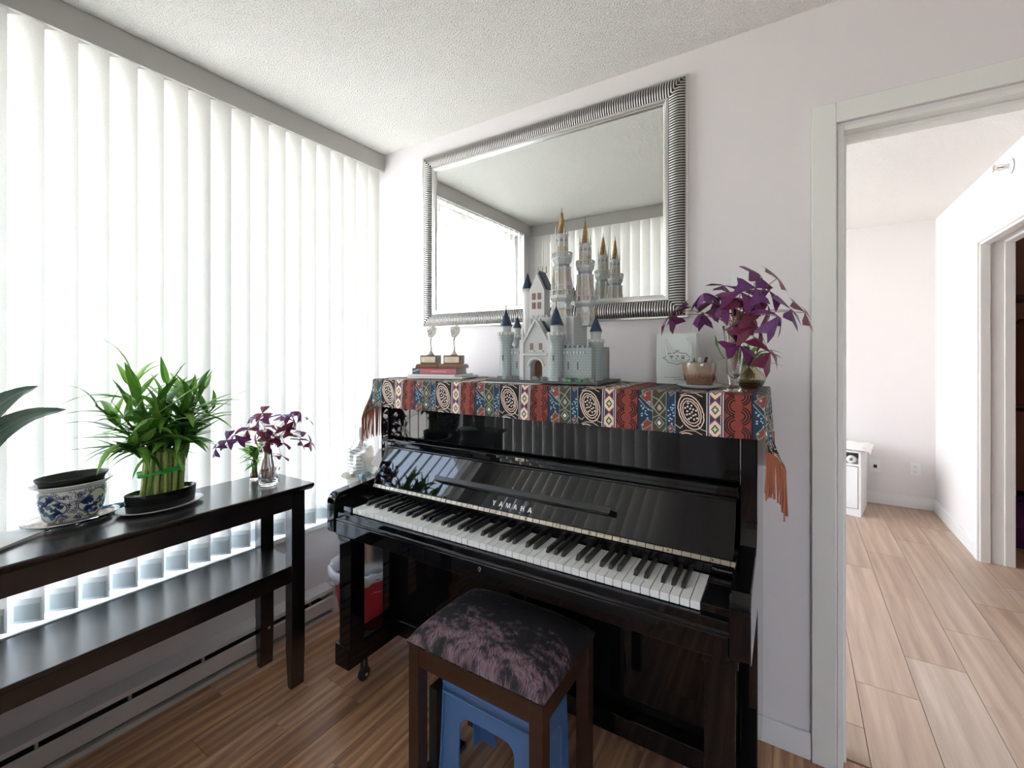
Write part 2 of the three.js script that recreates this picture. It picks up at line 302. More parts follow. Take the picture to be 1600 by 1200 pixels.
// ---------- mirror ----------
{
  const o = thing('wall_mirror', 'large rectangular wall mirror with ribbed silver frame above the piano', 'mirror', [0.309, 1.451, 0]);
  const W = 1.324, H = 0.898, F = 0.092;
  const prof = [[0, 0], [0, 0.02], [0.002, 0.0225], [0.008, 0.0225], [0.010, 0.020], [0.02, 0.027], [0.032, 0.031], [0.045, 0.029], [0.058, 0.024], [0.068, 0.018], [0.070, 0.0225], [0.080, 0.0225], [0.083, 0.019], [0.086, 0.019], [0.089, 0.0165], [0.092, 0.010]];
  const h = (w) => { for (let i = 1; i < prof.length; i++) if (w <= prof[i][0]) { const [a, b] = prof[i - 1], [c, d] = prof[i]; return c === a ? d : b + (d - b) * (w - a) / (c - a); } return 0.01; };
  const rail = (L, from, to) => { // along +x, inwards +y, out of the wall +z; mitred
    const g = [], P = prof.slice(from, to + 1);
    const pos = []; for (let i = 1; i < P.length; i++) { const [a, b] = P[i - 1], [c, d] = P[i]; pos.push(a, a, b, L - a, a, b, L - c, c, d, a, a, b, L - c, c, d, c, c, d); }
    const q = new THREE.BufferGeometry(); q.setAttribute('position', new THREE.Float32BufferAttribute(pos, 3)); q.computeVertexNormals(); g.push(q); return merge(g);
  };
  const ribs = (L) => {
    const g = [], n = Math.round(L / 0.0098);
    for (let k = 1; k < n; k++) { const s = L * k / n, top = Math.min(0.0675, s - 0.002, L - s - 0.002); if (top < 0.016) continue; const pts = []; const m = 4; for (let i = 0; i <= m; i++) { const w = 0.0105 + (top - 0.0105) * i / m; pts.push([s, w, h(w) + 0.0012]); } g.push(tube(pts, 0.0027, 5, 5)); }
    return merge(g);
  };
  const groove = std(lin(0.05, 0.046, 0.042), 0.5, { metalness: 0.5 });  // darker than the silver: shade between the ribs put into the colour
  for (const [L, rot, x, y] of [[W, 0, 0, 0], [H, Math.PI / 2, W, 0], [W, Math.PI, W, H], [H, -Math.PI / 2, 0, H]]) {
    const f = add('frame_rail', merge([rail(L, 0, 4), rail(L, 9, 15)]), M.silver, o); f.position.set(x, y, 0); f.rotation.z = rot;
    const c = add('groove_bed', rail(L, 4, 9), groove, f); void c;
    const r = add('ribbing', ribs(L), M.silver, f); r.userData.kind = 'stuff';
  }
  add('mirror_glass', bx(F - 0.004, W - F + 0.004, F - 0.004, H - F + 0.004, 0.004, 0.0105), std(lin(0.88, 0.90, 0.88), 0.0, { metalness: 1 }), o);
  add('back_board', bx(0.01, W - 0.01, 0.01, H - 0.01, 0.0005, 0.004), M.dark, o);
}

// ---------- upright piano ----------
const font = await new FontLoader().loadAsync('fonts/droid/droid_sans_bold.typeface.json');
const piano = thing('upright_piano', 'glossy black upright piano with open keyboard against the wall', 'piano', [1.151, 0, 0], 1.0 * Math.PI / 180);
{
  const o = piano, B = M.lacquer, HW = 0.722, IN = 0.679;
  const sideOutline = [[0.035, 0.1], [0.388, 0.1], [0.388, 0.63], [0.645, 0.63], ...arc(0.647, 0.65, 0.02, -90, 0, 4), ...arc(0.627, 0.745, 0.04, 0, 85, 6), [0.48, 0.797], ...arc(0.462, 0.863, 0.066, -80, -178, 7), [0.395, 1.175], [0.035, 1.175]];
  for (const s of [-1, 1]) add('side_panel', zy(sideOutline, s < 0 ? -HW : IN, s < 0 ? -IN : HW, 0.003), B, o);
  add('lid', bx(-0.736, 0.736, 1.178, 1.207, 0.03, 0.417, 0.006), B, o);
  add('upper_panel', bx(-IN + 0.001, IN - 0.001, 0.962, 1.176, 0.366, 0.386, 0.003), B, o);
  add('back_panel', bx(-IN, IN, 0.12, 1.176, 0.04, 0.06), M.dark, o);
  const ledge = add('ledge', bx(-IN + 0.002, IN - 0.002, 0.944, 0.958, 0.35, 0.428, 0.003), B, o);
  add('lock_plate', bx(-0.018, 0.018, 0.946, 0.956, 0.4275, 0.4295, 0.001, 1), M.nickel, ledge);
  add('lock_slot', bx(-0.007, 0.007, 0.949, 0.953, 0.4293, 0.43), M.dark, ledge);
  add('panel_rail', bx(-IN + 0.001, IN - 0.001, 0.925, 0.944, 0.35, 0.405), B, o);
  // fallboard, leaning back
  const fb = add('fallboard', merge([bx(-0.672, 0.672, 0, 0.158, -0.018, 0, 0.003), tube([[-0.672, 0.158, -0.004], [0, 0.158, -0.004], [0.672, 0.158, -0.004]], 0.0075, 2, 10)]), B, o);
  fb.position.set(0, 0.783, 0.486); fb.rotation.x = -Math.atan2(0.076, 0.139);
  const rest = extrude([[-0.352, 0], [0.326, 0], [0.344, 0.034], [-0.336, 0.034]], 0.014, 0.002); rest.rotateX(Math.PI / 2); rest.translate(0, 0.07, 0.001); // shelf standing out from the fallboard
  add('music_rest', metres(rest), M.ebony, fb);
  const letters = []; 'YAMAHA'.split('').forEach((c, i) => { const g = new TextGeometry(c, { font, size: 0.0165, depth: 0.0006, curveSegments: 3 }); g.computeBoundingBox(); const w = (g.boundingBox.min.x + g.boundingBox.max.x) / 2; g.translate(-w + (i - 2.5) * 0.0283 - 0.004, 0.0135, 0.0002); g.scale(1, 1, 1); letters.push(g); });
  add('lettering', merge(letters), std(lin(0.75, 0.75, 0.72), 0.35), fb);
  const knuckles = []; for (let k = 0; k < 56; k++) { const x = -0.664 + k * 0.0242; knuckles.push(bx(x, x + 0.0225, -0.0135, -0.001, -0.003, 0.0012, 0.0008, 1)); }
  const hinge = add('hinge_strip', merge(knuckles), M.nickel, fb); void hinge;
  for (let k = 0; k < 12; k++) add('screw', lathe([[0, 0.0005], [0.002, 0.0004], [0.0024, 0]], 8).rotateX(Math.PI / 2).translate(-0.62 + k * 0.113, -0.007, 0.0012), M.dark, fb);
  add('name_strip', bx(-IN + 0.006, IN - 0.006, 0.738, 0.764, 0.468, 0.484, 0.002, 1), B, o);
  add('shadow_board', bx(-IN, IN, 0.72, 0.80, 0.44, 0.466), M.dark, o);
  const sq = []; for (let i = 0; i <= 40; i++) { const t = i / 40; sq.push([0.622 + 0.047 * t, 0.7525 + 0.0022 * Math.sin(t * 42) * (t < 0.2 ? 1.7 : 1), 0.4848]); }
  add('script_emblem', tube(sq, 0.0006, 80, 4), M.silver, o);
  // keys
  const wk = bx(-0.01085, 0.01085, 0, 0.0185, -0.0765, 0.0765, 0.0008, 1);
  const bk = (() => { const s = [[-0.0055, 0], [0.0055, 0], [0.0045, 0.0125], [-0.0045, 0.0125]]; const A = s.map(([x, y]) => [x, y, -0.054]), C = s.map(([x, y]) => [x, y, y > 0 ? 0.046 : 0.054]); const f = (a, b, c, d) => [...a, ...b, ...c, ...a, ...c, ...d]; const pos = [...f(C[0], C[1], C[2], C[3]), ...f(A[3], A[2], A[1], A[0]), ...f(C[3], C[2], A[2], A[3]), ...f(C[1], A[1], A[2], C[2]), ...f(A[0], C[0], C[3], A[3])]; const g = new THREE.BufferGeometry(); g.setAttribute('position', new THREE.Float32BufferAttribute(pos, 3)); g.computeVertexNormals(); return plain(g); })();
  const kx = (i) => -0.611 + 0.0235 * (i + 0.5) + 0.0045;
  for (let i = 0; i < 52; i++) {
    const k = add('white_key', wk, M.ivory, o); k.position.set(kx(i), 0.7165, 0.5635);
    if (i < 51 && [0, 2, 3, 5, 6].includes(i % 7)) { const sh = { 0: 0, 2: -0.0018, 3: 0.0018, 5: -0.002, 6: 0 }[i % 7]; const b = add('black_key', bk, M.ebony, o); b.position.set(kx(i) + 0.01175 + sh, 0.7352, 0.540); }
  }
  for (const s of [-1, 1]) { const a = s < 0 ? -IN : 0.6165, b = s < 0 ? -0.609 : IN; add('key_block', bx(a, b, 0.70, 0.738, 0.485, 0.644, 0.002, 1), B, o); add('cheek_strip', bx(a + 0.002, b - 0.002, 0.738, 0.752, 0.485, 0.56, 0.003, 1), B, o); }
  add('key_slip', bx(-IN, IN, 0.69, 0.7155, 0.643, 0.657, 0.003), B, o);
  const bed = add('key_bed', merge([bx(-IN, IN, 0.628, 0.686, 0.2, 0.662, 0.006), bx(-IN, IN, 0.684, 0.702, 0.42, 0.642)]), B, o);
  add('lip', tube([[-IN, 0.688, 0.655], [0, 0.688, 0.655], [IN, 0.688, 0.655]], 0.0075, 2, 12), B, bed);
  add('keyhole', merge([lathe([[0.0035, 0], [0.005, 0], [0.005, 0.0012], [0.0035, 0.0012]], 16).rotateX(Math.PI / 2).translate(-0.004, 0.668, 0.662), bx(-0.007, -0.001, 0.659, 0.6635, 0.662, 0.6632, 0.0004, 1)]), M.nickel, bed);
  add('lower_panel', bx(-IN + 0.001, IN - 0.001, 0.17, 0.626, 0.31, 0.33, 0.004), B, o);
  add('bottom_rail', bx(-IN + 0.001, IN - 0.001, 0.1, 0.168, 0.28, 0.375, 0.004), B, o);
  for (const s of [-1, 1]) {
    const lx = s < 0 ? -0.69 : 0.622;
    const leg = extrude([[0, 0], [0, 0], [0.066, 0], [0.068, 0.44], [0, 0.44]].slice(1), 0.06, 0.003); leg.translate(lx, 0.186, 0.572); add('leg', merge([metres(leg), bx(lx - 0.005, lx + 0.073, 0.6, 0.629, 0.565, 0.64, 0.004)]), B, o);
    const tx = s < 0 ? -0.722 : 0.64;
    const toe = add('toe', bx(tx, tx + 0.082, 0.1, 0.186, 0.36, 0.632, 0.005), B, o);
    for (const z of [0.535, 0.1]) { const w = add('caster', merge([lathe([[0.004, -0.009], [0.023, -0.009], [0.027, -0.006], [0.027, 0.006], [0.023, 0.009], [0.004, 0.009]], 22).rotateZ(Math.PI / 2).translate(0, 0.027, 0), bx(-0.014, -0.011, 0.022, 0.1, -0.007, 0.007), bx(0.011, 0.014, 0.022, 0.1, -0.007, 0.007)]), std(lin(0.03, 0.03, 0.03), 0.4), toe); w.position.set(tx + 0.055, 0, z); add('axle', lathe([[0.0001, 0], [0.006, 0], [0.006, 0.032], [0.0001, 0.032]], 12).rotateZ(Math.PI / 2).translate(0.016, 0.027, 0), M.metalGrey, w); }
  }
  for (const x of [-0.09, 0, 0.09]) add('pedal', extrude([[x - 0.012, 0.33], [x + 0.012, 0.33], [x + 0.02, 0.43], [x + 0.016, 0.45], [x - 0.016, 0.45], [x - 0.02, 0.43]], 0.006, 0.002).rotateX(Math.PI / 2).translate(0, 0.09, 0), M.brass, o);
}

// ---------- patterned runner on the lid ----------
const runnerMap = canvasTex(2048, 720, (c, W, H) => {
  const r = rngOf(5); c.scale(2, 2); W = 1024; H = 360;
  const wrapY = (f) => { for (const dy of [-H, 0, H]) { c.save(); c.translate(0, dy); f(); c.restore(); } };
  const poly = (pts, fill, stroke, lw = 5, close = true) => { c.beginPath(); pts.forEach(([x, y], i) => (i ? c.lineTo(x, y) : c.moveTo(x, y))); if (close) c.closePath(); if (fill) { c.fillStyle = fill; c.fill(); } if (stroke) { c.strokeStyle = stroke; c.lineWidth = lw; c.stroke(); } };
  const CREAM = '#e9d2bf', BLK = '#17120f', NAVY = '#22364f', RED = '#873d36', GRN = '#3f6a3c', SAGE = '#7f9a86', BRN = '#4b3a2c', BLUE = '#26406a';
  c.lineJoin = c.lineCap = 'round';
  // 1: black with dotted ovals
  c.fillStyle = BLK; c.fillRect(0, 0, 276, H);
  wrapY(() => {
    const rough = (k) => { const p = []; for (let i = 0; i < 40; i++) { const a = i / 40 * Math.PI * 2; const ca = Math.cos(a), sa = Math.sin(a); const x = ca * 88 * k, y = sa * 132 * k; p.push([138 + x * 0.96 + y * 0.26 + (r() - 0.5) * 5, 170 + y * 0.96 - x * 0.1 + (r() - 0.5) * 5]); } return p; };
    poly(rough(1.27), null, CREAM, 10); poly(rough(1.02), null, CREAM, 10); poly(rough(0.82), null, CREAM, 9);
    for (let i = 0; i < 17; i++) { const a = i * 2.4, q = 0.66 * Math.sqrt((i + 0.5) / 17); c.fillStyle = '#e9dcd0'; c.save(); c.translate(138 + Math.cos(a) * 88 * q + Math.sin(a) * 30 * q, 170 + Math.sin(a) * 132 * q); c.rotate(r() * 3); c.fillRect(-9, -8, 18, 15); c.restore(); }
    for (const s of [0, 1]) poly([[s * 276, 300 + 40 * s], [s ? 236 : 44, 330], [s ? 205 : 70, 300]], null, CREAM, 6, false);
    poly([[40, 372], [100, 345], [180, 348], [240, 378]], null, CREAM, 6, false);
  });
  // 2: lattice
  c.fillStyle = CREAM; c.fillRect(276, 0, 149, H); c.fillStyle = BLUE; c.fillRect(284, 0, 16, H); c.fillRect(404, 0, 12, H); c.fillStyle = '#ded2c8'; c.fillRect(276, 0, 5, H); c.fillRect(419, 0, 6, H);
  for (let k = -1; k < 3; k++) { const y = k * 180, m = 352;
    poly([[306, y + 8], [346, y + 46], [306, y + 84]], BLUE); poly([[398, y + 8], [358, y + 46], [398, y + 84]], BLUE);
    poly([[306, y], [398, y + 92]], null, '#9a3a22', 10, false); poly([[398, y], [306, y + 92]], null, '#9a3a22', 10, false);
    poly([[m, y + 84], [m + 40, y + 136], [m, y + 188], [m - 40, y + 136]], GRN, '#efdccb', 6);
    poly([[m, y + 108], [m + 8, y + 128], [m + 24, y + 136], [m + 8, y + 144], [m, y + 164], [m - 8, y + 144], [m - 24, y + 136], [m - 8, y + 128]], CREAM);
  }
  // 3: red scallops
  c.fillStyle = RED; c.fillRect(425, 0, 235, H);
  for (let i = 0; i < 900; i++) { c.fillStyle = `rgba(${125 + r() * 35},${55 + r() * 18},${44 + r() * 16},0.22)`; c.beginPath(); c.arc(440 + r() * 205, r() * H, 3 + r() * 10, 0, 7); c.fill(); }
  c.fillStyle = '#1b1512'; c.fillRect(425, 0, 8, H); c.fillRect(650, 0, 10, H);
  for (let k = -1; k < 3; k++) for (const q of [0, 20, 44]) { c.strokeStyle = '#21120f'; c.lineWidth = 12; c.beginPath(); c.arc(530, k * 180 + 90, 98 - q, Math.PI * 0.58, Math.PI * 1.42); c.stroke(); c.beginPath(); c.arc(560, k * 180, 84 - q, -Math.PI * 0.4, Math.PI * 0.4); c.stroke(); }
  // 4: navy with dots and diamonds
  c.fillStyle = '#1d2a33'; c.fillRect(660, 0, 364, H); c.fillStyle = BRN; c.fillRect(800, 0, 130, H); c.fillStyle = NAVY; c.fillRect(664, 0, 136, H); c.fillRect(934, 0, 88, H);
  wrapY(() => {
    poly([[676, 40], [790, -40], [790, 150]], RED, SAGE, 8); poly([[690, 330], [745, 268], [800, 300], [780, 372], [700, 372]], RED, SAGE, 8);
    poly([[664, 70], [730, 150], [800, 190], [800, 120]], null, SAGE, 10, false);
    poly([[865, 70], [925, 150], [865, 220], [808, 150]], BRN, SAGE, 12); poly([[865, 100], [900, 150], [865, 190], [834, 150]], '#b39a86', '#2c2620', 8);
    poly([[865, 240], [910, 300], [865, 350], [822, 300]], NAVY, SAGE, 10); poly([[865, 270], [888, 300], [865, 325], [842, 300]], CREAM, null);
    poly([[800, 40], [865, 70], [930, -20]], null, SAGE, 10, false); poly([[800, 250], [865, 220], [930, 260]], null, SAGE, 8, false);
    poly([[950, 330], [990, 300], [1012, 350], [975, 385]], RED, SAGE, 6);
    for (let i = 0; i < 34; i++) { const x = i % 2 ? 676 + r() * 112 : 944 + r() * 70, y = 20 + r() * 320; c.fillStyle = '#9dbccc'; c.fillRect(x, y, 16, 14); }
  });
  c.fillStyle = SAGE; c.fillRect(930, 0, 5, H); c.fillRect(798, 0, 4, H); c.fillStyle = '#8ba0ac'; c.fillRect(1016, 0, 6, H);
  for (let i = 0; i < 9000; i++) { c.fillStyle = r() < 0.5 ? 'rgba(0,0,0,0.10)' : 'rgba(255,255,255,0.06)'; c.fillRect(r() * W, r() * H, 3, 1.5); }
});
M.runner = std(0xffffff, 0.85, { map: runnerMap, side: THREE.DoubleSide });
{
  const o = thing('table_runner', 'patterned red and navy cloth runner with rust fringe draped over the piano top', 'cloth', [1.151, 0, 0], 1.0 * Math.PI / 180);
  const TOP = 1.2095, EX = 0.738, EZ = 0.4205, OV = 0.135, FV = 0.122;
  const drape = (p, q) => {
    const ex = Math.max(0, Math.abs(p) - EX), ez = Math.max(0, q - EZ), r = Math.hypot(ex, ez), s = Math.sign(p);
    const rip = 0.0008 * Math.sin(p * 31 + q * 17) + 0.0006 * Math.sin(p * 67 - q * 40);
    if (r < 1e-6) return [p, TOP + 0.0008 + rip, q];
    const dx = s * ex / r, dz = ez / r, both = Math.min(ex, ez) / 0.13, R = 0.006;
    const a = Math.min(r / R, Math.PI / 2), hang = Math.max(0, r - R * Math.PI / 2);
    const wave = (0.003 * Math.sin(p * 23 + 1) + 0.002 * Math.sin(p * 51)) * dz * hang / 0.1 + 0.004 * Math.sin(q * 40) * Math.abs(dx) * hang / 0.1;
    const out = R * Math.sin(a) + hang * (0.03 + 0.25 * both) + wave;
    return [Math.max(-EX, Math.min(EX, p)) + dx * out, TOP + 0.0008 - R * (1 - Math.cos(a)) - hang * (1 - 0.04 * both), Math.min(q, EZ) + dz * out];
  };
  const P0 = -EX - OV, P1 = EX + OV + 0.02, Q0 = 0.045, Q1 = EZ + FV, nu = 220, nv = 60, pos = [], uv = [], idx = [];
  for (let j = 0; j <= nv; j++) for (let i = 0; i <= nu; i++) { const p = P0 + (P1 - P0) * i / nu, q = Q0 + (Q1 - Q0) * j / nv; pos.push(...drape(p, q)); uv.push((p + 0.686) / 0.301, (0.43 - q) / 0.1058); }
  for (let j = 0; j < nv; j++) for (let i = 0; i < nu; i++) { const a = j * (nu + 1) + i, b = a + nu + 1; idx.push(a, b, a + 1, a + 1, b, b + 1); }
  const g = new THREE.BufferGeometry(); g.setAttribute('position', new THREE.Float32BufferAttribute(pos, 3)); g.setAttribute('uv', new THREE.Float32BufferAttribute(uv, 2)); g.setIndex(idx); g.computeVertexNormals();
  add('cloth', g, M.runner, o);
  const rust = std(lin(0.36, 0.11, 0.055), 0.75), r = rngOf(31);
  for (const s of [-1, 1]) {
    const list = []; const edge = s < 0 ? P0 : P1;
    for (let q = Q0 + 0.005; q < Q1; q += 0.0046) { const [x, y, z] = drape(edge, q), L = 0.105 + r() * 0.02, jx = (r() - 0.5) * 0.012, jz = (r() - 0.5) * 0.012; list.push(tube([[x, y + 0.003, z], [x + jx * 0.4, y - L * 0.4, z + jz * 0.3], [x + jx, y - L, z + jz]], 0.0019, 4, 4)); }
    add('fringe', merge(list), rust, o).userData.kind = 'stuff';
  }
}

// ---------- leaves ----------
function gridGeo(rows, pts, uvs) { // rows of equally many points
  const n = pts[0].length, pos = pts.flat(2), uv = uvs.flat(2), idx = [];
  for (let j = 0; j < rows - 1; j++) for (let i = 0; i < n - 1; i++) { const a = j * n + i, b = a + n; idx.push(a, a + 1, b, a + 1, b + 1, b); }
  const g = new THREE.BufferGeometry(); g.setAttribute('position', new THREE.Float32BufferAttribute(pos, 3)); g.setAttribute('uv', new THREE.Float32BufferAttribute(uv, 2)); g.setIndex(idx); g.computeVertexNormals(); return g;
}
function bladeGeo(L, W, bend, fold, n = 9, shape = 0.6) { // grows up from the origin and bends towards +z
  const pts = [], uvs = []; let y = 0, z = 0;
  for (let i = 0; i <= n; i++) {
    const t = i / n, a = bend * Math.pow(t, 1.1), w = W / 2 * Math.pow(Math.sin(Math.PI * Math.min(0.999, Math.pow(t * 0.985 + 0.012, shape))), 0.85);
    const nz = Math.cos(a), ny = -Math.sin(a), f = -fold * w;
    pts.push([[-w, y - ny * f, z - nz * f], [0, y, z], [w, y - ny * f, z - nz * f]]); uvs.push([[0, t], [0.5, t], [1, t]]);
    y += Math.cos(a) * L / n; z += Math.sin(a) * L / n;
  }
  return gridGeo(n + 1, pts, uvs);
}
function pathLeaf(path, W, fold, roll = 0, n = 22, shape = 0.8) {
  const c = new THREE.CatmullRomCurve3(path.map((p) => V(...p))), pts = [], uvs = [], up = V(0, 1, 0);
  for (let i = 0; i <= n; i++) {
    const t = i / n, p = c.getPointAt(t), d = c.getTangentAt(t), s = d.clone().cross(up).normalize(), q = s.clone().cross(d).normalize();
    s.applyAxisAngle(d, roll); q.applyAxisAngle(d, roll);
    const w = W / 2 * Math.pow(Math.sin(Math.PI * (0.25 + 0.749 * t)), shape), row = [], ur = [];
    for (const k of [-1, -0.5, 0, 0.5, 1]) { const v = p.clone().addScaledVector(s, w * k).addScaledVector(q, fold * w * Math.abs(k)); row.push([v.x, v.y, v.z]); ur.push([k / 2 + 0.5, t]); }
    pts.push(row); uvs.push(ur);
  }
  return gridGeo(n + 1, pts, uvs);
}
function leafTex(base, vein, edge, n, seed) {
  return canvasTex(128, 256, (c, W, H) => {
    const r = rngOf(seed); c.fillStyle = base; c.fillRect(0, 0, W, H);
    for (let i = 0; i < n; i++) { const x = r() * W; c.strokeStyle = r() < 0.5 ? vein : edge; c.globalAlpha = 0.15 + r() * 0.3; c.lineWidth = 1 + r() * 3; c.beginPath(); c.moveTo(x, 0); c.lineTo(x + (r() - 0.5) * 12, H); c.stroke(); }
    c.globalAlpha = 1; c.fillStyle = vein; c.fillRect(W / 2 - 2, 0, 4, H);
  });
}
const leafMat = (map, rough, more = {}) => phy(0xffffff, rough, { map, side: THREE.DoubleSide, transmission: 0.22, thickness: 0, ior: 1.4, ...more });
M.bamboo = [leafMat(leafTex('#5f9a34', '#b9db7c', '#3c7426', 26, 1), 0.42), leafMat(leafTex('#7fb548', '#cfe596', '#558a30', 22, 2), 0.42), leafMat(leafTex('#437c2e', '#90ba60', '#2b5a20', 26, 3), 0.36)];
const spray = (base, dots, seed) => canvasTex(128, 128, (c, W, H) => { const r = rngOf(seed); c.fillStyle = base; c.fillRect(0, 0, W, H); for (let i = 0; i < 500; i++) { c.fillStyle = dots[Math.floor(r() * dots.length)]; c.globalAlpha = 0.25; c.beginPath(); c.arc(r() * W, r() * H, 1 + r() * 6, 0, 7); c.fill(); } });
M.oxalis = [leafMat(spray('#6a2a5e', ['#8a4a88', '#531d48', '#7a3060'], 1), 0.5, { transmission: 0.18 }), leafMat(spray('#6c2240', ['#8f2e48', '#521632', '#7c2a4c'], 2), 0.5, { transmission: 0.2 }), leafMat(spray('#6e3e76', ['#8a5896', '#582e60', '#76467c'], 3), 0.5, { transmission: 0.15 })];
M.stemPink = std(lin(0.30, 0.15, 0.10), 0.5);
M.stemGreen = std(lin(0.10, 0.22, 0.03), 0.5);

// oxalis leaf: three folded triangular leaflets round a point, the leaf's face towards +y
function oxalisGeo(L, W, fold, droop) {
  const out = [];
  for (let k = 0; k < 3; k++) {
    const y = (x, z) => -fold * Math.abs(z) - droop * x * x / L;
    const m = [[0, 0], [0.3 * L, 0], [0.62 * L, 0], [0.93 * L, 0]], s = [[0, 0.02 * W], [0.34 * L, 0.2 * W], [0.72 * L, 0.43 * W], [1.03 * L, 0.46 * W]];
    for (const sg of [-1, 1]) {
      const pts = [], uvs = [];
      for (let i = 0; i < 4; i++) { const a = m[i], b = s[i], row = []; for (const t of [0, 0.5, 1]) { const x = a[0] + (b[0] - a[0]) * t, z = (a[1] + (b[1] - a[1]) * t) * sg; row.push([x, y(x, z), z]); } pts.push(sg > 0 ? row : row.reverse()); uvs.push(row.map((p) => [p[0] / L, 0.5 + p[2] / W])); }
      const g = gridGeo(4, pts, uvs); g.rotateY(k * 2.094); out.push(g);
    }
  }
  const g = merge(out); return g;
}
function oxalis(parent, leaves, mouth, seed, size, hub) {
  const r = rngOf(seed), kinds = [oxalisGeo(size, size * 1.2, 0.18, 0.12), oxalisGeo(size, size * 1.15, 0.35, 0.35), oxalisGeo(size * 0.95, size, 0.55, 0.75)];
  for (const P of leaves) {
    const p = V(...P), out = p.clone().sub(hub).setY(0), d = out.length(); out.normalize();
    const n = V((r() - 0.5) * 0.7, 0.55, (r() - 0.5) * 0.7).addScaledVector(out, 0.35 + d * 2.4).add(V(0.28, 0.05, 0.4)).normalize();
    const m = add('leaf', kinds[Math.floor(r() * 3)], M.oxalis[Math.floor(r() * 3)], parent);
    m.position.copy(p); m.quaternion.setFromUnitVectors(V(0, 1, 0), n).multiply(new THREE.Quaternion().setFromAxisAngle(V(0, 1, 0), r() * 6.28)); m.scale.setScalar(0.85 + r() * 0.35);
    const a = mouth.clone().add(V((r() - 0.5) * 0.02, 0, (r() - 0.5) * 0.02)), c = a.clone().lerp(p, 0.55).add(V(0, 0.02 + 0.03 * (p.y < mouth.y + 0.02), 0));
    add('stem', tube([a.clone().setY(mouth.y - 0.02), a, c, p.clone().addScaledVector(n, -0.002)], 0.0011, 12, 4), M.stemPink, parent);
  }
}

// ---------- console table ----------
const TY = 0.797;
{
  const o = thing('console_table', 'long narrow black brown console table with lower shelf in front of the blinds', 'table', [0, 0, 0]);
  const W = M.tableWood, Z0 = 0.655, Z1 = 1.64;
  const top = extrude([[0.012, TY], [0.322, TY], [0.325, TY - 0.004], [0.323, TY - 0.012], [0.312, TY - 0.022], [0.306, TY - 0.026], [0.028, TY - 0.026], [0.012, TY - 0.012]], Z1 - Z0, 0.0); top.translate(0, 0, Z0); add('table_top', metres(top), W, o);
  add('apron', merge([bx(0.278, 0.297, 0.708, TY - 0.026, Z0 + 0.05, Z1 - 0.05), bx(0.04, 0.058, 0.708, TY - 0.026, Z0 + 0.05, Z1 - 0.05), bx(0.058, 0.278, 0.708, TY - 0.026, Z0 + 0.03, Z0 + 0.048), bx(0.058, 0.278, 0.708, TY - 0.026, Z1 - 0.048, Z1 - 0.03)]), W, o);
  for (const [x, z, s] of [[0.258, 0.682, 1], [0.034, 0.682, 0], [0.258, 1.565, 1], [0.034, 1.565, 0]]) {
    const w = 0.045; // square leg with a tapered, notched foot
    const g = extrude([[0, 0.77], [0, 0.2], [0.003, 0.195], [0.003, 0.165], [0, 0.16], [0.016, 0.0], [0.038, 0.0], [w, 0.16], [w, 0.77]].map(([a, b]) => [a, b]), 0.052, 0.0015); g.translate(x, 0, z + 0.0015); const leg = add('leg', metres(g), W, o);
    if (!s) add('bolt', lathe([[0.0001, 0.003], [0.005, 0.002], [0.006, 0]], 12).rotateZ(-Math.PI / 2).translate(x + w, 0.155, z + 0.02), M.metalGrey, leg);
  }
  add('shelf', merge([bx(0.03, 0.302, 0.472, 0.488, Z0 + 0.035, Z1 - 0.035, 0.002, 1), bx(0.284, 0.302, 0.424, 0.472, Z0 + 0.035, Z1 - 0.035), bx(0.03, 0.048, 0.424, 0.472, Z0 + 0.035, Z1 - 0.035), bx(0.048, 0.284, 0.424, 0.472, Z0 + 0.035, Z0 + 0.05)]), W, o);
}

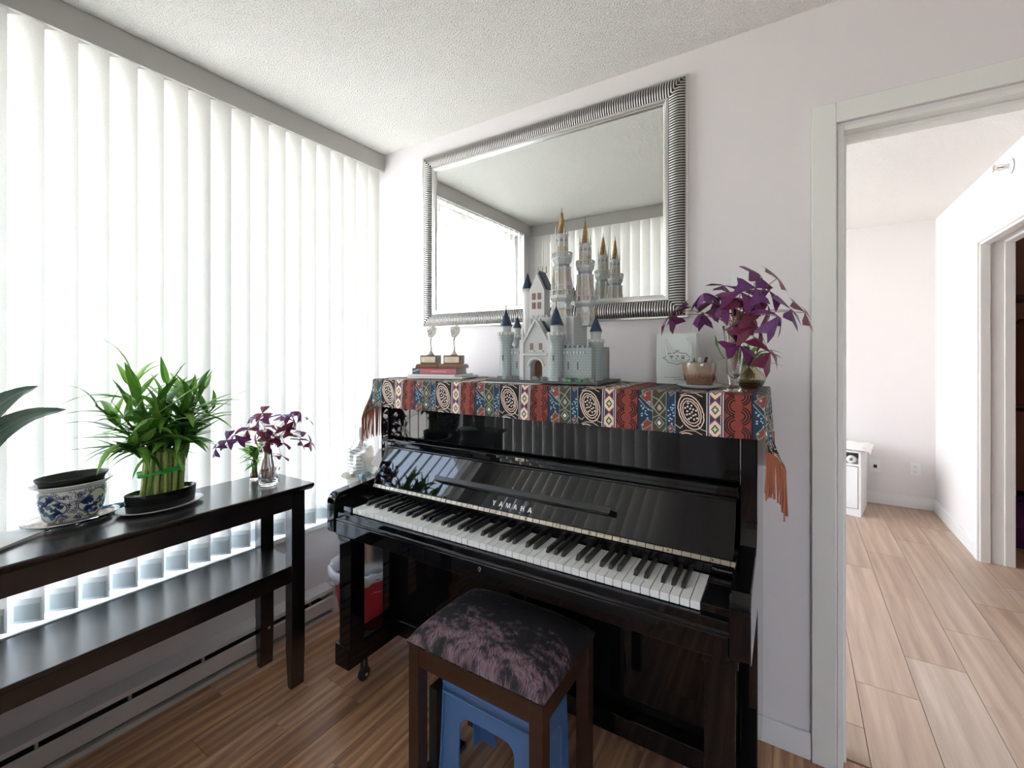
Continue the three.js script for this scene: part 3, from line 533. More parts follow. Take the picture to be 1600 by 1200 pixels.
// ---------- blue and white planter with a black inner pot ----------
const porcelain = canvasTex(1536, 384, (c, W, H) => {
  const r = rngOf(9), B = '#18265c', LB = '#4a66a0';
  c.fillStyle = '#e4e8e2'; c.fillRect(0, 0, W, H); c.lineCap = 'round';
  for (let i = 0; i < 560; i++) { const x = r() * W, y = 30 + r() * (H - 60), q = 9 + r() * 12; c.strokeStyle = B; c.lineWidth = 4.5; c.beginPath(); c.arc(x, y, q, r() * 6, r() * 6 + 4.6); c.stroke(); c.fillStyle = B; c.beginPath(); c.arc(x, y, q * 0.3, 0, 7); c.fill(); for (let k = 0; k < 6; k++) { c.beginPath(); c.arc(x + Math.cos(k) * q * 1.4, y + Math.sin(k) * q * 1.4, 2.4, 0, 7); c.fill(); } }
  c.fillStyle = B; c.fillRect(0, 8, W, 5); c.fillRect(0, H - 18, W, 6);
  for (let k = 0; k < 4; k++) {
    const x = W * (k + 0.5) / 4, y = H * 0.52; c.save(); c.translate(x, y);
    const lobe = (s) => { c.beginPath(); for (let i = 0; i <= 60; i++) { const a = i / 60 * 6.2832, q = 1 + 0.12 * Math.cos(4 * a); c.lineTo(Math.cos(a) * 138 * q * s, Math.sin(a) * 138 * q * s); } c.closePath(); };
    lobe(1.08); c.fillStyle = '#e8ece6'; c.fill(); c.strokeStyle = B; c.lineWidth = 5; c.stroke(); lobe(1.0); c.lineWidth = 8; c.stroke(); lobe(0.97); c.fillStyle = '#dde6da'; c.fill(); c.clip();
    for (let i = 0; i < 26; i++) { const a = r() * 6.28, q = Math.sqrt(r()) * 112, px = Math.cos(a) * q, py = Math.sin(a) * q; c.fillStyle = i % 3 ? B : LB; c.globalAlpha = 0.85; c.beginPath(); for (let p = 0; p < 5; p++) { const b = p * 1.257 + r(), s = 14 + r() * 22; c.ellipse(px + Math.cos(b) * s * 0.6, py + Math.sin(b) * s * 0.6, s * 0.62, s * 0.3, b, 0, 6.3); } c.fill(); }
    c.globalAlpha = 1; for (let i = 0; i < 16; i++) { c.fillStyle = '#dbe4d6'; c.beginPath(); c.arc((r() - 0.5) * 190, (r() - 0.5) * 190, 4 + r() * 9, 0, 7); c.fill(); }
    c.restore();
  }
});
{
  const px = 0.08, pz = 1.313, y0 = TY + 0.02;
  const dish = thing('glass_platter', 'oval pressed glass platter under the blue and white planter', 'platter', [px, TY, pz]);
  const dg = lathe([[0.0001, 0.004], [0.05, 0.004], [0.078, 0.007], [0.098, 0.014], [0.112, 0.019], [0.113, 0.0215], [0.098, 0.0175], [0.077, 0.0105], [0.05, 0.0075], [0.0001, 0.0075]], 48); dg.scale(0.72, 1, 1.0); add('dish', dg, M.clear, dish);
  for (let k = 0; k < 6; k++) { const f = add('foot', lathe([[0.0001, 0], [0.007, 0], [0.009, 0.003], [0.006, 0.0055]], 12), M.clear, dish); f.position.set(Math.cos(k * 1.047) * 0.05, 0, Math.sin(k * 1.047) * 0.07); }
  const sau = thing('oval_saucer', 'patterned oval ceramic saucer between the planter and the glass platter', 'saucer', [px, TY + 0.0085, pz]);
  const sg = lathe([[0.0001, 0], [0.06, 0], [0.086, 0.005], [0.088, 0.0075], [0.06, 0.0035], [0.0001, 0.003]], 48); sg.scale(0.72, 1, 1.08); add('plate', sg, std(0xffffff, 0.3, { map: spray('#d9c9b6', ['#8d6f5a', '#5d554f', '#efe6da'], 8) }), sau);
  const o = thing('porcelain_planter', 'oval blue and white porcelain planter with painted bird panels', 'planter', [px, TY + 0.0125, pz]);
  const b = lathe([[0.0001, 0], [0.054, 0], [0.059, 0.003], [0.069, 0.018], [0.0775, 0.045], [0.081, 0.07], [0.0815, 0.097], [0.084, 0.104], [0.0955, 0.112], [0.097, 0.1155], [0.094, 0.1165], [0.082, 0.108], [0.077, 0.1], [0.074, 0.07], [0.06, 0.02], [0.0001, 0.01]], 64); b.rotateY(1.4);
  { const p = b.attributes.position, uv = b.attributes.uv; for (let i = 0; i < p.count; i++) uv.setY(i, Math.min(1, p.getY(i) / 0.104)); }
  b.scale(0.74, 1, 1); add('body', b, phy(0xffffff, 0.16, { map: porcelain, clearcoat: 0.6, clearcoatRoughness: 0.05 }), o);
  const inner = thing('grower_pot', 'black plastic grower pot sitting inside the blue and white planter', 'pot', [px, TY + 0.058, pz]);
  const ig = lathe([[0.0001, 0], [0.05, 0], [0.066, 0.05], [0.0745, 0.074], [0.0835, 0.084], [0.0845, 0.09], [0.081, 0.0895], [0.078, 0.083], [0.07, 0.05], [0.0001, 0.045]], 48); ig.scale(0.73, 1, 1); add('wall', ig, std(lin(0.018, 0.019, 0.018), 0.5), inner);
  const soil = lathe([[0.0001, 0.056], [0.04, 0.0555], [0.07, 0.054], [0.0705, 0.05]], 32); soil.scale(0.73, 1, 1); add('soil', soil, std(lin(0.03, 0.022, 0.014), 0.95), inner);
  const r = rngOf(3); for (let k = 0; k < 9; k++) { const s = add('root_piece', new THREE.DodecahedronGeometry(0.006 + r() * 0.006, 0), std(lin(0.6, 0.58, 0.45), 0.7), inner); s.scale.set(0.8, 0.6, 1.8); s.position.set((r() - 0.5) * 0.05, 0.059, (r() - 0.5) * 0.09); s.rotation.set(r(), r() * 6, r()); }
}

// ---------- lucky bamboo ----------
{
  const cx = 0.145, cz = 1.106;
  const s = thing('oval_saucer', 'white oval saucer under the black bamboo dish', 'saucer', [cx, TY, cz]);
  const sg = lathe([[0.0001, 0], [0.08, 0], [0.112, 0.006], [0.122, 0.011], [0.1225, 0.0135], [0.11, 0.0095], [0.08, 0.004], [0.0001, 0.004]], 56); sg.scale(0.68, 1, 1); add('plate', sg, phy(lin(0.82, 0.84, 0.83), 0.15), s);
  const o = thing('lucky_bamboo', 'bushy lucky bamboo tied with green cord in a low oval black dish', 'plant', [cx, TY + 0.0045, cz]);
  const dg = lathe([[0.0001, 0], [0.092, 0], [0.097, 0.003], [0.1005, 0.04], [0.1025, 0.056], [0.1005, 0.0565], [0.0975, 0.053], [0.0935, 0.034], [0.0001, 0.034]], 56); dg.scale(0.55, 1, 1); add('dish', dg, phy(lin(0.004, 0.005, 0.006), 0.06), o);
  const r = rngOf(77), pebble = new THREE.IcosahedronGeometry(0.0042, 1), list = [];
  for (let k = 0; k < 520; k++) { const a = r() * 6.283, q = Math.sqrt(r()) * 0.089; const g = pebble.clone(); g.scale(0.7 + r() * 0.7, 0.6 + r() * 0.3, 0.7 + r() * 0.7); g.rotateY(r() * 6); g.translate(Math.cos(a) * q * 0.55, 0.04 + r() * 0.003, Math.sin(a) * q); list.push(g); }
  add('gravel', merge(list), std(lin(0.52, 0.46, 0.42), 0.85), o).userData.kind = 'stuff';
  const cane = (() => { const p = [[0.0001, 0]]; let y = 0; for (const seg of [0.045, 0.04, 0.035, 0.035]) { p.push([0.0072, y + 0.001], [0.0069, y + seg * 0.5], [0.0072, y + seg - 0.003], [0.0081, y + seg]); y += seg; } p.push([0.0068, y + 0.002], [0.0001, y + 0.003]); return lathe(p, 12); })();
  const nodes = canvasTex(8, 512, (c, W, H) => { c.fillStyle = '#ffffff'; c.fillRect(0, 0, W, H); for (const k of [4, 8, 12, 16]) { const y = H - k / 18 * H; c.fillStyle = '#ffffdc'; c.fillRect(0, y - 4, W, 8); c.fillStyle = '#6d6a48'; c.fillRect(0, y + 4, W, 5); } }), canes = [std(lin(0.30, 0.42, 0.10), 0.35, { map: nodes }), std(lin(0.38, 0.46, 0.15), 0.35, { map: nodes }), std(lin(0.22, 0.33, 0.08), 0.35, { map: nodes })], husk = std(lin(0.42, 0.33, 0.24), 0.8);
  const tops = [];
  for (let k = 0; k < 20; k++) {
    const ring = k < 13 ? 1 : 0.5, a = k < 13 ? k / 13 * 6.283 : (k - 13) / 7 * 6.283 + 0.3, x = Math.cos(a) * 0.026 * ring, z = Math.sin(a) * 0.056 * ring, h = 0.94 + r() * 0.16;
    const c = add('cane', cane, canes[k % 3], o); c.position.set(x, 0.028, z); c.scale.set(1, h, 1); c.rotation.set(-0.09 * Math.sin(a) * 0.6 - 0.06 + 0.08 * (r() - 0.5), 0, 0.06 * (r() - 0.5));
    const ty = 0.028 + 0.155 * h; tops.push([x * 1.05, ty, z * 1.05]);
    if (k % 3 === 0) { const hs = []; for (let j = 0; j < 4; j++) hs.push(bladeGeo(0.02, 0.008, 1.6, 0.3, 3).rotateY(j * 1.6).translate(0, 0, 0)); const m = add('husk', merge(hs), std(lin(0.42, 0.33, 0.24), 0.8, { side: THREE.DoubleSide }), o); m.position.set(x, ty - 0.012, z); }
  }
  const band = []; for (let j = 0; j < 3; j++) { const pts = []; for (let i = 0; i < 24; i++) { const a = i / 24 * 6.283; pts.push([Math.cos(a) * (0.036 + 0.001 * j), 0.118 + j * 0.004 + 0.003 * Math.sin(a * 3 + j) - 0.006 * Math.sin(a), Math.sin(a) * (0.066 + 0.001 * j)]); } band.push(tube(pts, 0.0026, 60, 5, true)); }
  add('cord', merge(band), phy(lin(0.05, 0.6, 0.1), 0.2), o);
  const blades = [bladeGeo(0.14, 0.026, 0.7, 0.3), bladeGeo(0.165, 0.027, 1.0, 0.3), bladeGeo(0.115, 0.03, 0.4, 0.35), bladeGeo(0.18, 0.024, 1.25, 0.3), bladeGeo(0.15, 0.028, 0.2, 0.3)];
  const shoots = [];
  for (let k = 0; k < 44; k++) {
    const low = k % 3 === 2, [x, y, z] = tops[(k * 7) % tops.length], a = Math.atan2(z, x * 2.2) + (r() - 0.5) * 1.0, lean = low ? 0.7 + r() * 0.5 : 0.06 + r() * 0.62, L = low ? 0.05 + r() * 0.08 : 0.08 + r() * 0.2;
    const ox = Math.cos(a) * 0.6, oz = Math.sin(a), e = V(x + ox * L * Math.sin(lean), y + L * Math.cos(lean), z + oz * L * Math.sin(lean));
    const pts = [V(x, y - 0.006, z), V(x + (e.x - x) * 0.35, y + (e.y - y) * 0.5, z + (e.z - z) * 0.35), e];
    add('shoot', tube(pts, 0.0032, 8, 5), M.stemGreen, o);
    const curve = new THREE.CatmullRomCurve3(pts), n = low ? 5 : 5 + Math.floor(L * 14); let yaw = Math.atan2(ox, oz) + (r() - 0.5);
    for (let j = 0; j < n; j++) {
      const t = 0.12 + 0.88 * (j + 0.5) / n, p = curve.getPointAt(t); yaw += low ? (r() - 0.5) * 1.6 : 2.4 + (r() - 0.5) * 0.8;
      let w = yaw; const top = !low && j > n - 3, pitch = top ? 0.12 + r() * 0.5 : low ? 0.9 + r() * 0.9 : 0.6 + r() * 0.8, kind = Math.floor(r() * 5), sc = (0.8 + r() * 0.42) * (top ? 0.72 : low ? 0.72 : 1);
      if (cx + p.x + Math.sin(w) * 0.16 * sc < 0.0) w = -w; // leaves stay clear of the blind
      const m = add('leaf', blades[kind], M.bamboo[Math.floor(r() * 3)], o); m.position.copy(p); m.rotation.set(pitch, w, (r() - 0.5) * 0.7, 'YXZ'); m.scale.setScalar(sc);
    }
  }
}

// ---------- oxalis in the glass vase on the table ----------
{
  const cx = 0.195, cz = 0.77;
  const o = thing('oxalis_plant', 'purple oxalis cuttings in a waisted clear glass vase on the console table', 'plant', [0, 0, 0]);
  const v = lathe([[0.0001, 0], [0.03, 0], [0.033, 0.003], [0.036, 0.04], [0.0375, 0.07], [0.035, 0.088], [0.024, 0.11], [0.021, 0.122], [0.024, 0.142], [0.03, 0.16], [0.0285, 0.16], [0.0225, 0.142], [0.0192, 0.122], [0.022, 0.111], [0.033, 0.088], [0.0355, 0.07], [0.0335, 0.04], [0.030, 0.014], [0.0001, 0.012]], 40); v.translate(cx, TY + 0.0003, cz); add('vase', v, M.clear, o);
  const r = rngOf(41), roots = [];
  for (let k = 0; k < 34; k++) { const a = r() * 6.28, q = 0.026 * Math.sqrt(r()); roots.push(tube([[cx + Math.cos(a) * 0.012, TY + 0.14, cz + Math.sin(a) * 0.012], [cx + Math.cos(a) * 0.014, TY + 0.11, cz + Math.sin(a) * 0.014], [cx + Math.cos(a) * q * 1.1, TY + 0.065, cz + Math.sin(a) * q * 1.1], [cx + Math.cos(a) * q * 0.8, TY + 0.02 + r() * 0.03, cz + Math.sin(a) * q * 0.8]], 0.0011, 10, 4)); }
  add('roots', merge(roots), std(lin(0.36, 0.2, 0.12), 0.6), o).userData.kind = 'stuff';
  for (let k = 0; k < 9; k++) { const b = add('bulb', new THREE.SphereGeometry(0.0052, 10, 8), std(lin(0.16, 0.08, 0.05), 0.6), o); const a = r() * 6.28, q = 0.024 * Math.sqrt(r()); b.scale.set(1, 0.8, 1.5); b.position.set(cx + Math.cos(a) * q, TY + 0.022 + r() * 0.04, cz + Math.sin(a) * q); }
  oxalis(o, [[0.218, 0.982, 0.971], [0.23, 1.006, 0.941], [0.233, 1.02, 0.916], [0.154, 1.07, 0.816], [0.206, 1.085, 0.799], [0.212, 1.031, 0.858], [0.196, 1.06, 0.806], [0.163, 1.015, 0.758], [0.192, 1.032, 0.748], [0.154, 1.061, 0.691], [0.238, 1.066, 0.701], [0.232, 1.042, 0.686], [0.2, 1.071, 0.637], [0.175, 1.036, 0.583], [0.236, 1.011, 0.721], [0.202, 0.981, 0.665], [0.233, 0.987, 0.63], [0.23, 0.956, 0.654], [0.196, 0.938, 0.588], [0.186, 0.95, 0.697], [0.205, 0.97, 0.773], [0.188, 0.9, 0.711], [0.161, 1.003, 0.8], [0.176, 0.989, 0.752]], V(cx, TY + 0.15, cz), 12, 0.036, V(cx, 1, cz));
}
{ // small tumbler behind
  const o = thing('cutting_glass', 'small tumbler with green leafy cuttings behind the purple oxalis vase', 'plant', [0.07, TY + 0.0003, 0.757]);
  add('tumbler', lathe([[0.0001, 0], [0.019, 0], [0.021, 0.09], [0.0196, 0.09], [0.0176, 0.008], [0.0001, 0.008]], 28), M.clear, o);
  add('water', lathe([[0.0001, 0.0085], [0.0172, 0.0085], [0.0178, 0.026], [0.0001, 0.026]], 28), phy(lin(0.45, 0.16, 0.06), 0.1, { transmission: 0.4, thickness: 0.02 }), o);
  const r = rngOf(8), b = [bladeGeo(0.09, 0.02, 1.1, 0.3), bladeGeo(0.075, 0.018, 1.5, 0.3)];
  for (let k = 0; k < 8; k++) add('stem', tube([[(r() - 0.5) * 0.02, 0.012, (r() - 0.5) * 0.02], [(r() - 0.5) * 0.02, 0.07, (r() - 0.5) * 0.02], [(r() - 0.5) * 0.04, 0.12, (r() - 0.5) * 0.04]], 0.0022, 8, 5), M.stemGreen, o);
  for (let k = 0; k < 30; k++) { const m = add('leaf', b[k % 2], M.bamboo[k % 3 === 0 ? 1 : k % 3], o); m.position.set((r() - 0.5) * 0.03, 0.05 + r() * 0.08, (r() - 0.5) * 0.03); m.rotation.set(0.4 + r() * 0.9, k < 12 ? 0.3 + (r() - 0.5) * 1.2 : r() * 6.28, 0, 'YXZ'); m.scale.setScalar(0.7 + r() * 0.4); }
}
{ // fallen dried leaf with its stalk
  const o = thing('dried_leaf', 'curled dried purple leaf lying at the end of the console table', 'leaf', [0.08, TY + 0.001, 0.672]);
  add('blade', oxalisGeo(0.016, 0.018, 0.9, 1.2).rotateX(Math.PI).translate(0, 0.005, 0), std(lin(0.06, 0.02, 0.02), 0.7, { side: THREE.DoubleSide }), o);
  add('stalk', tube([[0.005, 0.006, 0.0], [0.04, 0.02, 0.02], [0.07, 0.05, 0.035]], 0.0009, 10, 4), M.stemPink, o);
}
{ // strap leaved plant at the left end
  const o = thing('strap_leaf_plant', 'dark green strap leaves reaching in at the left edge of the picture', 'plant', [0.12, TY, 1.597]);
  add('pot', lathe([[0.0001, 0], [0.032, 0], [0.036, 0.004], [0.044, 0.085], [0.047, 0.09], [0.044, 0.092], [0.04, 0.08], [0.0001, 0.078]], 36), phy(lin(0.5, 0.5, 0.48), 0.25), o);
  const mat = phy(0xffffff, 0.22, { map: leafTex('#556e60', '#93aca0', '#35493d', 30, 5), side: THREE.DoubleSide, clearcoat: 0.5, clearcoatRoughness: 0.15 });
  const q = (a, b, c) => [a - 0.12, b - TY, c - 1.597];
  add('leaf', pathLeaf([q(0.12, 0.88, 1.58), q(0.13, 1.05, 1.55), q(0.115, 1.16, 1.485), q(0.1, 1.2, 1.44), q(0.1, 1.224, 1.392)], 0.075, 0.3, 0.8, 22, 0.55), mat, o);
  add('leaf', pathLeaf([q(0.125, 0.88, 1.575), q(0.135, 1.0, 1.545), q(0.115, 1.095, 1.478), q(0.1, 1.138, 1.41), q(0.1, 1.15, 1.332)], 0.075, 0.3, 0.8, 22, 0.6), mat, o);
  for (const [a, h, l] of [[0.4, 0.3, 0.03], [2.8, 0.26, 0.02], [1.5, 0.36, 0.03]]) add('leaf', pathLeaf([[0, 0.08, 0], [Math.cos(a) * l, 0.08 + h * 0.6, Math.sin(a) * l * 0.6], [Math.cos(a) * l * 2.2, 0.08 + h, Math.sin(a) * l * 1.2]], 0.05, 0.35, 0), mat, o);
}
{ // papers and a rolled blue cloth
  const o = thing('folded_papers', 'few folded white papers at the left end of the console table', 'paper', [0.1, TY, 1.475], 0.5);
  for (let k = 0; k < 3; k++) { const g = bx(-0.075, 0.075, 0.0005 + k * 0.0035, 0.0025 + k * 0.0035, -0.06, 0.06); const m = add('sheet', g, M.paper, o); m.rotation.y = k * 0.07; }
  const c = thing('rolled_cloth', 'rolled blue cloth on the table behind the bamboo dish', 'cloth', [0.045, TY, 1.215]);
  const rg = taper(tube([[0, 0.011, -0.055], [0.004, 0.012, -0.01], [0, 0.011, 0.05]], 0.011, 16, 12), [[0, 0.011, -0.055], [0.004, 0.012, -0.01], [0, 0.011, 0.05]], 16, 12, (t) => 0.9 + 0.1 * Math.sin(t * 21)); add('roll', rg, std(lin(0.06, 0.16, 0.3), 0.9), c);
}

// ---------- things on the piano ----------
const PY = 1.2122;
{ // magazines, books, trophies at the left end
  const turn = 0.3, c0 = [0.635, PY, 0.235];
  const mag = (n, label, y, w, d, h, dt, dx, dz, mat) => { const o = thing('magazine', label, 'magazine', [c0[0] + dx, PY + y, c0[2] + dz], turn + dt); add('cover', merge([bx(-w / 2, w / 2, h - 0.0008, h, -d / 2, d / 2), bx(-w / 2, w / 2, 0, 0.0008, -d / 2, d / 2)]), mat, o); add('pages', bx(-w / 2 + 0.001, w / 2 - 0.001, 0.0008, h - 0.0008, -d / 2 + 0.001, d / 2 - 0.001), M.paper, o); };
  mag(1, 'pale grey magazine at the bottom of the stack on the piano', 0.0, 0.255, 0.2, 0.009, 0, 0.005, -0.005, std(lin(0.42, 0.42, 0.38), 0.4));
  mag(2, 'white magazine under the red spined book on the piano', 0.0092, 0.235, 0.185, 0.008, -0.08, -0.01, 0, std(lin(0.66, 0.68, 0.62), 0.35));
  const bookY = PY + 0.0175, b = thing('book', 'thick book with a pink red spine under the two trophies', 'book', [c0[0] - 0.012, bookY, c0[2]], turn + 0.02);
  const w = 0.205, d = 0.135, h = 0.025;
  const spineTex = canvasTex(512, 64, (c, W, H) => { c.fillStyle = '#b0686c'; c.fillRect(0, 0, W, H); c.fillStyle = '#4a5560'; c.fillRect(0, 0, 92, H); c.strokeStyle = '#b9c4cc'; c.lineWidth = 7; for (const k of [0, 1, 2]) { c.beginPath(); c.arc(20 + k * 24, 46 - k * 9, 16, 3.4, 6); c.stroke(); } c.fillStyle = '#e3c6c0'; c.font = '26px sans-serif'; const r = rngOf(2); let x = 230; for (let i = 0; i < 9; i++) { c.fillRect(x, 24 + r() * 4, 5, 18); c.fillRect(x, 30 + r() * 6, 13, 4); x += 20; } c.fillStyle = '#b56a70'; c.fillRect(92, 2, W, 6); });
  add('cover', merge([bx(-w / 2, w / 2, 0, 0.002, -d / 2, d / 2), bx(-w / 2, w / 2, h - 0.002, h, -d / 2, d / 2)]), std(lin(0.3, 0.1, 0.11), 0.4), b);
  { const g = new THREE.BoxGeometry(w, h, 0.003).translate(0, h / 2, d / 2 - 0.0015); add('spine', g, std(0xffffff, 0.4, { map: spineTex }), b); }
  add('pages', bx(-w / 2 + 0.003, w / 2 - 0.003, 0.002, h - 0.002, -d / 2 + 0.003, d / 2 - 0.003), std(lin(0.5, 0.49, 0.44), 0.8), b);
  const wood = std(0xffffff, 0.35, { map: woodTexSmall('#8a5f44', '#4e2f22') });
  const plaqueTex = canvasTex(256, 96, (c, W, H) => { c.fillStyle = '#d9cdb6'; c.fillRect(0, 0, W, H); c.strokeStyle = '#a5977c'; c.lineWidth = 4; c.strokeRect(5, 5, W - 10, H - 10); c.fillStyle = '#a79b86'; for (let i = 0; i < 4; i++) c.fillRect(50 + (i % 2) * 18, 20 + i * 16, 150 - (i % 2) * 40, 4); });
  const mk = (label, dx, dz) => {
    const o = thing('trophy', label, 'trophy', [c0[0] + dx, bookY + h + 0.0003, c0[2] + dz], turn + 0.03, 'music trophies on the book');
    add('base', (() => { const g = extrude([[-0.055, 0], [0.055, 0], [0.052, 0.013], [0.046, 0.018], [-0.046, 0.018], [-0.052, 0.013]], 0.085, 0.0015); g.translate(0, 0, -0.0425); return metres(g, 6); })(), wood, o);
    add('plinth', metres(new RoundedBoxGeometry(0.078, 0.038, 0.055, 2, 0.0015).translate(0, 0.037, 0), 6), wood, o);
    add('plaque', new THREE.BoxGeometry(0.068, 0.026, 0.0012).translate(0, 0.037, 0.0282), std(0xffffff, 0.35, { map: plaqueTex, metalness: 0.2 }), o);
    const y = 0.056, pewter = std(lin(0.50, 0.49, 0.44), 0.22, { metalness: 1 });
    const stem = tube([[0, y, 0], [0.002, y + 0.03, 0.002], [-0.002, y + 0.055, 0], [0.001, y + 0.08, 0.001]], 0.0042, 20, 8); add('stem', merge([lathe([[0.0001, 0], [0.017, 0], [0.016, 0.004], [0.009, 0.012], [0.005, 0.02], [0.0001, 0.02]], 18).translate(0, y, 0), taper(stem, [[0, y, 0], [0.002, y + 0.03, 0.002], [-0.002, y + 0.055, 0], [0.001, y + 0.08, 0.001]], 20, 8, (t) => 0.8 + 0.35 * Math.abs(Math.sin(t * 12)))]), pewter, o);
    const sc = (pts) => extrude(pts, 0.005, 0.0012); // heart shaped palette with a scroll on its face
    const pal = []; for (let i = 0; i < 26; i++) { const a = i / 26 * 6.283, q = 1 + 0.22 * Math.sin(2 * a + 0.6); pal.push([0.006 + Math.cos(a) * 0.018 * q, y + 0.105 + Math.sin(a) * 0.029 * q]); } add('emblem', sc(pal).translate(0, 0, -0.003), pewter, o);
    const spi = []; for (let i = 0; i < 26; i++) { const t = i / 25, a = t * 9; spi.push([-0.004 + Math.cos(a) * (0.014 - 0.011 * t), y + 0.102 + Math.sin(a) * (0.017 - 0.013 * t) + 0.012 * (1 - t), 0.0045]); } add('scroll', tube(spi, 0.0022, 50, 6), pewter, o);
  };
  mk('left one of the two music trophies on wooden bases', -0.052, 0.018);
  mk('right one of the two music trophies on wooden bases', 0.056, -0.014);
}
function woodTexSmall(a, b) { return canvasTex(256, 256, (c, W, H) => { const r = rngOf(4); c.fillStyle = a; c.fillRect(0, 0, W, H); for (let i = 0; i < 160; i++) { c.strokeStyle = b; c.globalAlpha = 0.1 + r() * 0.2; c.lineWidth = 1 + r() * 3; const y = r() * H; c.beginPath(); c.moveTo(0, y); c.bezierCurveTo(W * 0.3, y + r() * 8, W * 0.6, y - r() * 8, W, y); c.stroke(); } }); }

{ // toy brick castle: a plain fairy tale castle in grey, white, blue and gold
  const o = thing('toy_castle', 'tall grey and white toy brick castle with navy roofs and gold spires', 'toy castle', [1.185, PY + 0.0016, 0.232], 0.05);
  const course = (base, line) => canvasTex(256, 256, (c, W, H) => { const r = rngOf(6); c.fillStyle = base; c.fillRect(0, 0, W, H); for (let k = 0; k < 8; k++) { c.fillStyle = line; c.fillRect(0, k * 32, W, 2); for (let i = 0; i < 5; i++) c.fillRect((i * 52 + (k % 2) * 26 + r() * 6) % W, k * 32, 2, 32); } });
  const grey = std(0xffffff, 0.28, { map: course('#9aa5a3', '#68726f') }), light = std(0xffffff, 0.28, { map: course('#bcc1be', '#8a908e') }), white = std(lin(0.60, 0.60, 0.58), 0.25), tan = std(lin(0.55, 0.44, 0.28), 0.4), navy = std(lin(0.018, 0.034, 0.066), 0.3), gold = std(lin(0.33, 0.19, 0.06), 0.35, { metalness: 0.35 }), dk = std(lin(0.09, 0.09, 0.095), 0.5), brown = std(lin(0.14, 0.05, 0.03), 0.4), glassy = phy(lin(0.25, 0.14, 0.12), 0.2), green = std(lin(0.05, 0.3, 0.06), 0.4);
  const U = (g) => { metres(g, 13); return g; };
  add('base_plate', bx(-0.215, 0.225, 0, 0.009, -0.13, 0.14, 0.002, 1), dk, o);
  const teeth = (x0, x1, y, z0, z1, n, s = 0.008) => { const l = []; for (let i = 0; i < n; i++) { const x = x0 + (x1 - x0) * (i + 0.5) / n; l.push(bx(x - s / 2, x + s / 2, y, y + 0.009, z0, z1)); } return l; };
  // curtain wall
  add('curtain_wall', U(merge([bx(-0.17, -0.055, 0.009, 0.125, 0.08, 0.1), bx(0.035, 0.19, 0.009, 0.125, 0.08, 0.1), ...teeth(-0.16, -0.06, 0.125, 0.08, 0.1, 5), ...teeth(0.04, 0.185, 0.125, 0.08, 0.1, 8), bx(-0.17, -0.15, 0.009, 0.12, -0.1, 0.08), bx(0.17, 0.19, 0.009, 0.12, -0.1, 0.08), bx(-0.17, 0.19, 0.009, 0.13, -0.1, -0.08)])), grey, o);
  add('corbel_band', merge([...teeth(-0.15, -0.06, 0.104, 0.1, 0.106, 7, 0.006), ...teeth(0.05, 0.17, 0.104, 0.1, 0.106, 10, 0.006)]), white, o);
  // gatehouse with an arched gate
  const arch = [[-0.024, 0.002], [-0.024, 0.05], ...arc(0, 0.05, 0.024, 180, 0, 10), [0.024, 0.002]];
  const gh = extrude([[-0.052, 0], [0.052, 0], [0.052, 0.13], [0, 0.215], [-0.052, 0.13]], 0.045, 0.001, [arch.slice().reverse()]); gh.translate(-0.01, 0.009, 0.075);
  add('gatehouse', U(gh), light, o);
  add('gate', bx(-0.034, 0.014, 0.009, 0.08, 0.08, 0.084), brown, o);
  add('gable_trim', merge([tube([[-0.064, 0.138, 0.124], [-0.01, 0.228, 0.124]], 0.005, 2, 6), tube([[0.044, 0.138, 0.124], [-0.01, 0.228, 0.124]], 0.005, 2, 6), tube(arc(-0.01, 0.059, 0.03, 180, 0, 10).map(([x, y]) => [x, y, 0.122]), 0.005, 12, 6)]), white, o);
  add('gate_roof', (() => { const g = extrude([[-0.054, 0.142], [0, 0.226], [0.054, 0.142]], 0.07); g.translate(-0.01, 0, 0.004); return g; })(), navy, o);
  for (const x of [-0.028, 0.008]) { const w = add('window', merge([bx(x - 0.007, x + 0.007, 0.118, 0.142, 0.119, 0.1215)]), glassy, o); add('sill', bx(x - 0.011, x + 0.011, 0.112, 0.117, 0.119, 0.127), white, w); }
  add('balcony', bx(-0.058, 0.038, 0.098, 0.106, 0.118, 0.132, 0.001, 1), white, o);
  for (const x of [-0.066, 0.046]) add('pinnacle', merge([bx(x - 0.008, x + 0.008, 0.009, 0.155, 0.1, 0.128), new THREE.ConeGeometry(0.009, 0.045, 4).rotateY(Math.PI / 4).translate(x, 0.178, 0.114)]), white, o);
  // round towers
  const tower = (x, z, r, h, cone, cap) => {
    add('tower', U(lathe([[r * 1.12, 0], [r * 1.08, 0.01], [r, 0.02], [r, h - 0.035], [r * 1.24, h - 0.022], [r * 1.24, h]], 16).translate(x, 0.009, z)), grey, o);
    const ring = []; for (let i = 0; i < 12; i++) { const a = i / 12 * 6.283; ring.push(bx(-0.0035, 0.0035, 0, 0.012, -0.003, 0.003).rotateY(a).translate(x + Math.sin(a) * r * 1.22, h + 0.004, z + Math.cos(a) * r * 1.22)); }
    add('parapet', merge([...ring, lathe([[r * 1.02, h - 0.002], [r * 1.28, h - 0.002], [r * 1.28, h + 0.006], [r * 0.75, h + 0.006]], 16).translate(x, 0.009, z)]), white, o);
    add('turret', U(lathe([[r * 0.8, h], [r * 0.8, h + cap], [r * 0.95, h + cap], [r * 0.95, h + cap + 0.004], [0.0001, h + cap + 0.004]], 16).translate(x, 0.009, z)), light, o);
    const roof = add('roof', new THREE.ConeGeometry(r * 1.02, cone, 12).translate(x, 0.009 + h + cap + 0.004 + cone / 2, z), navy, o);
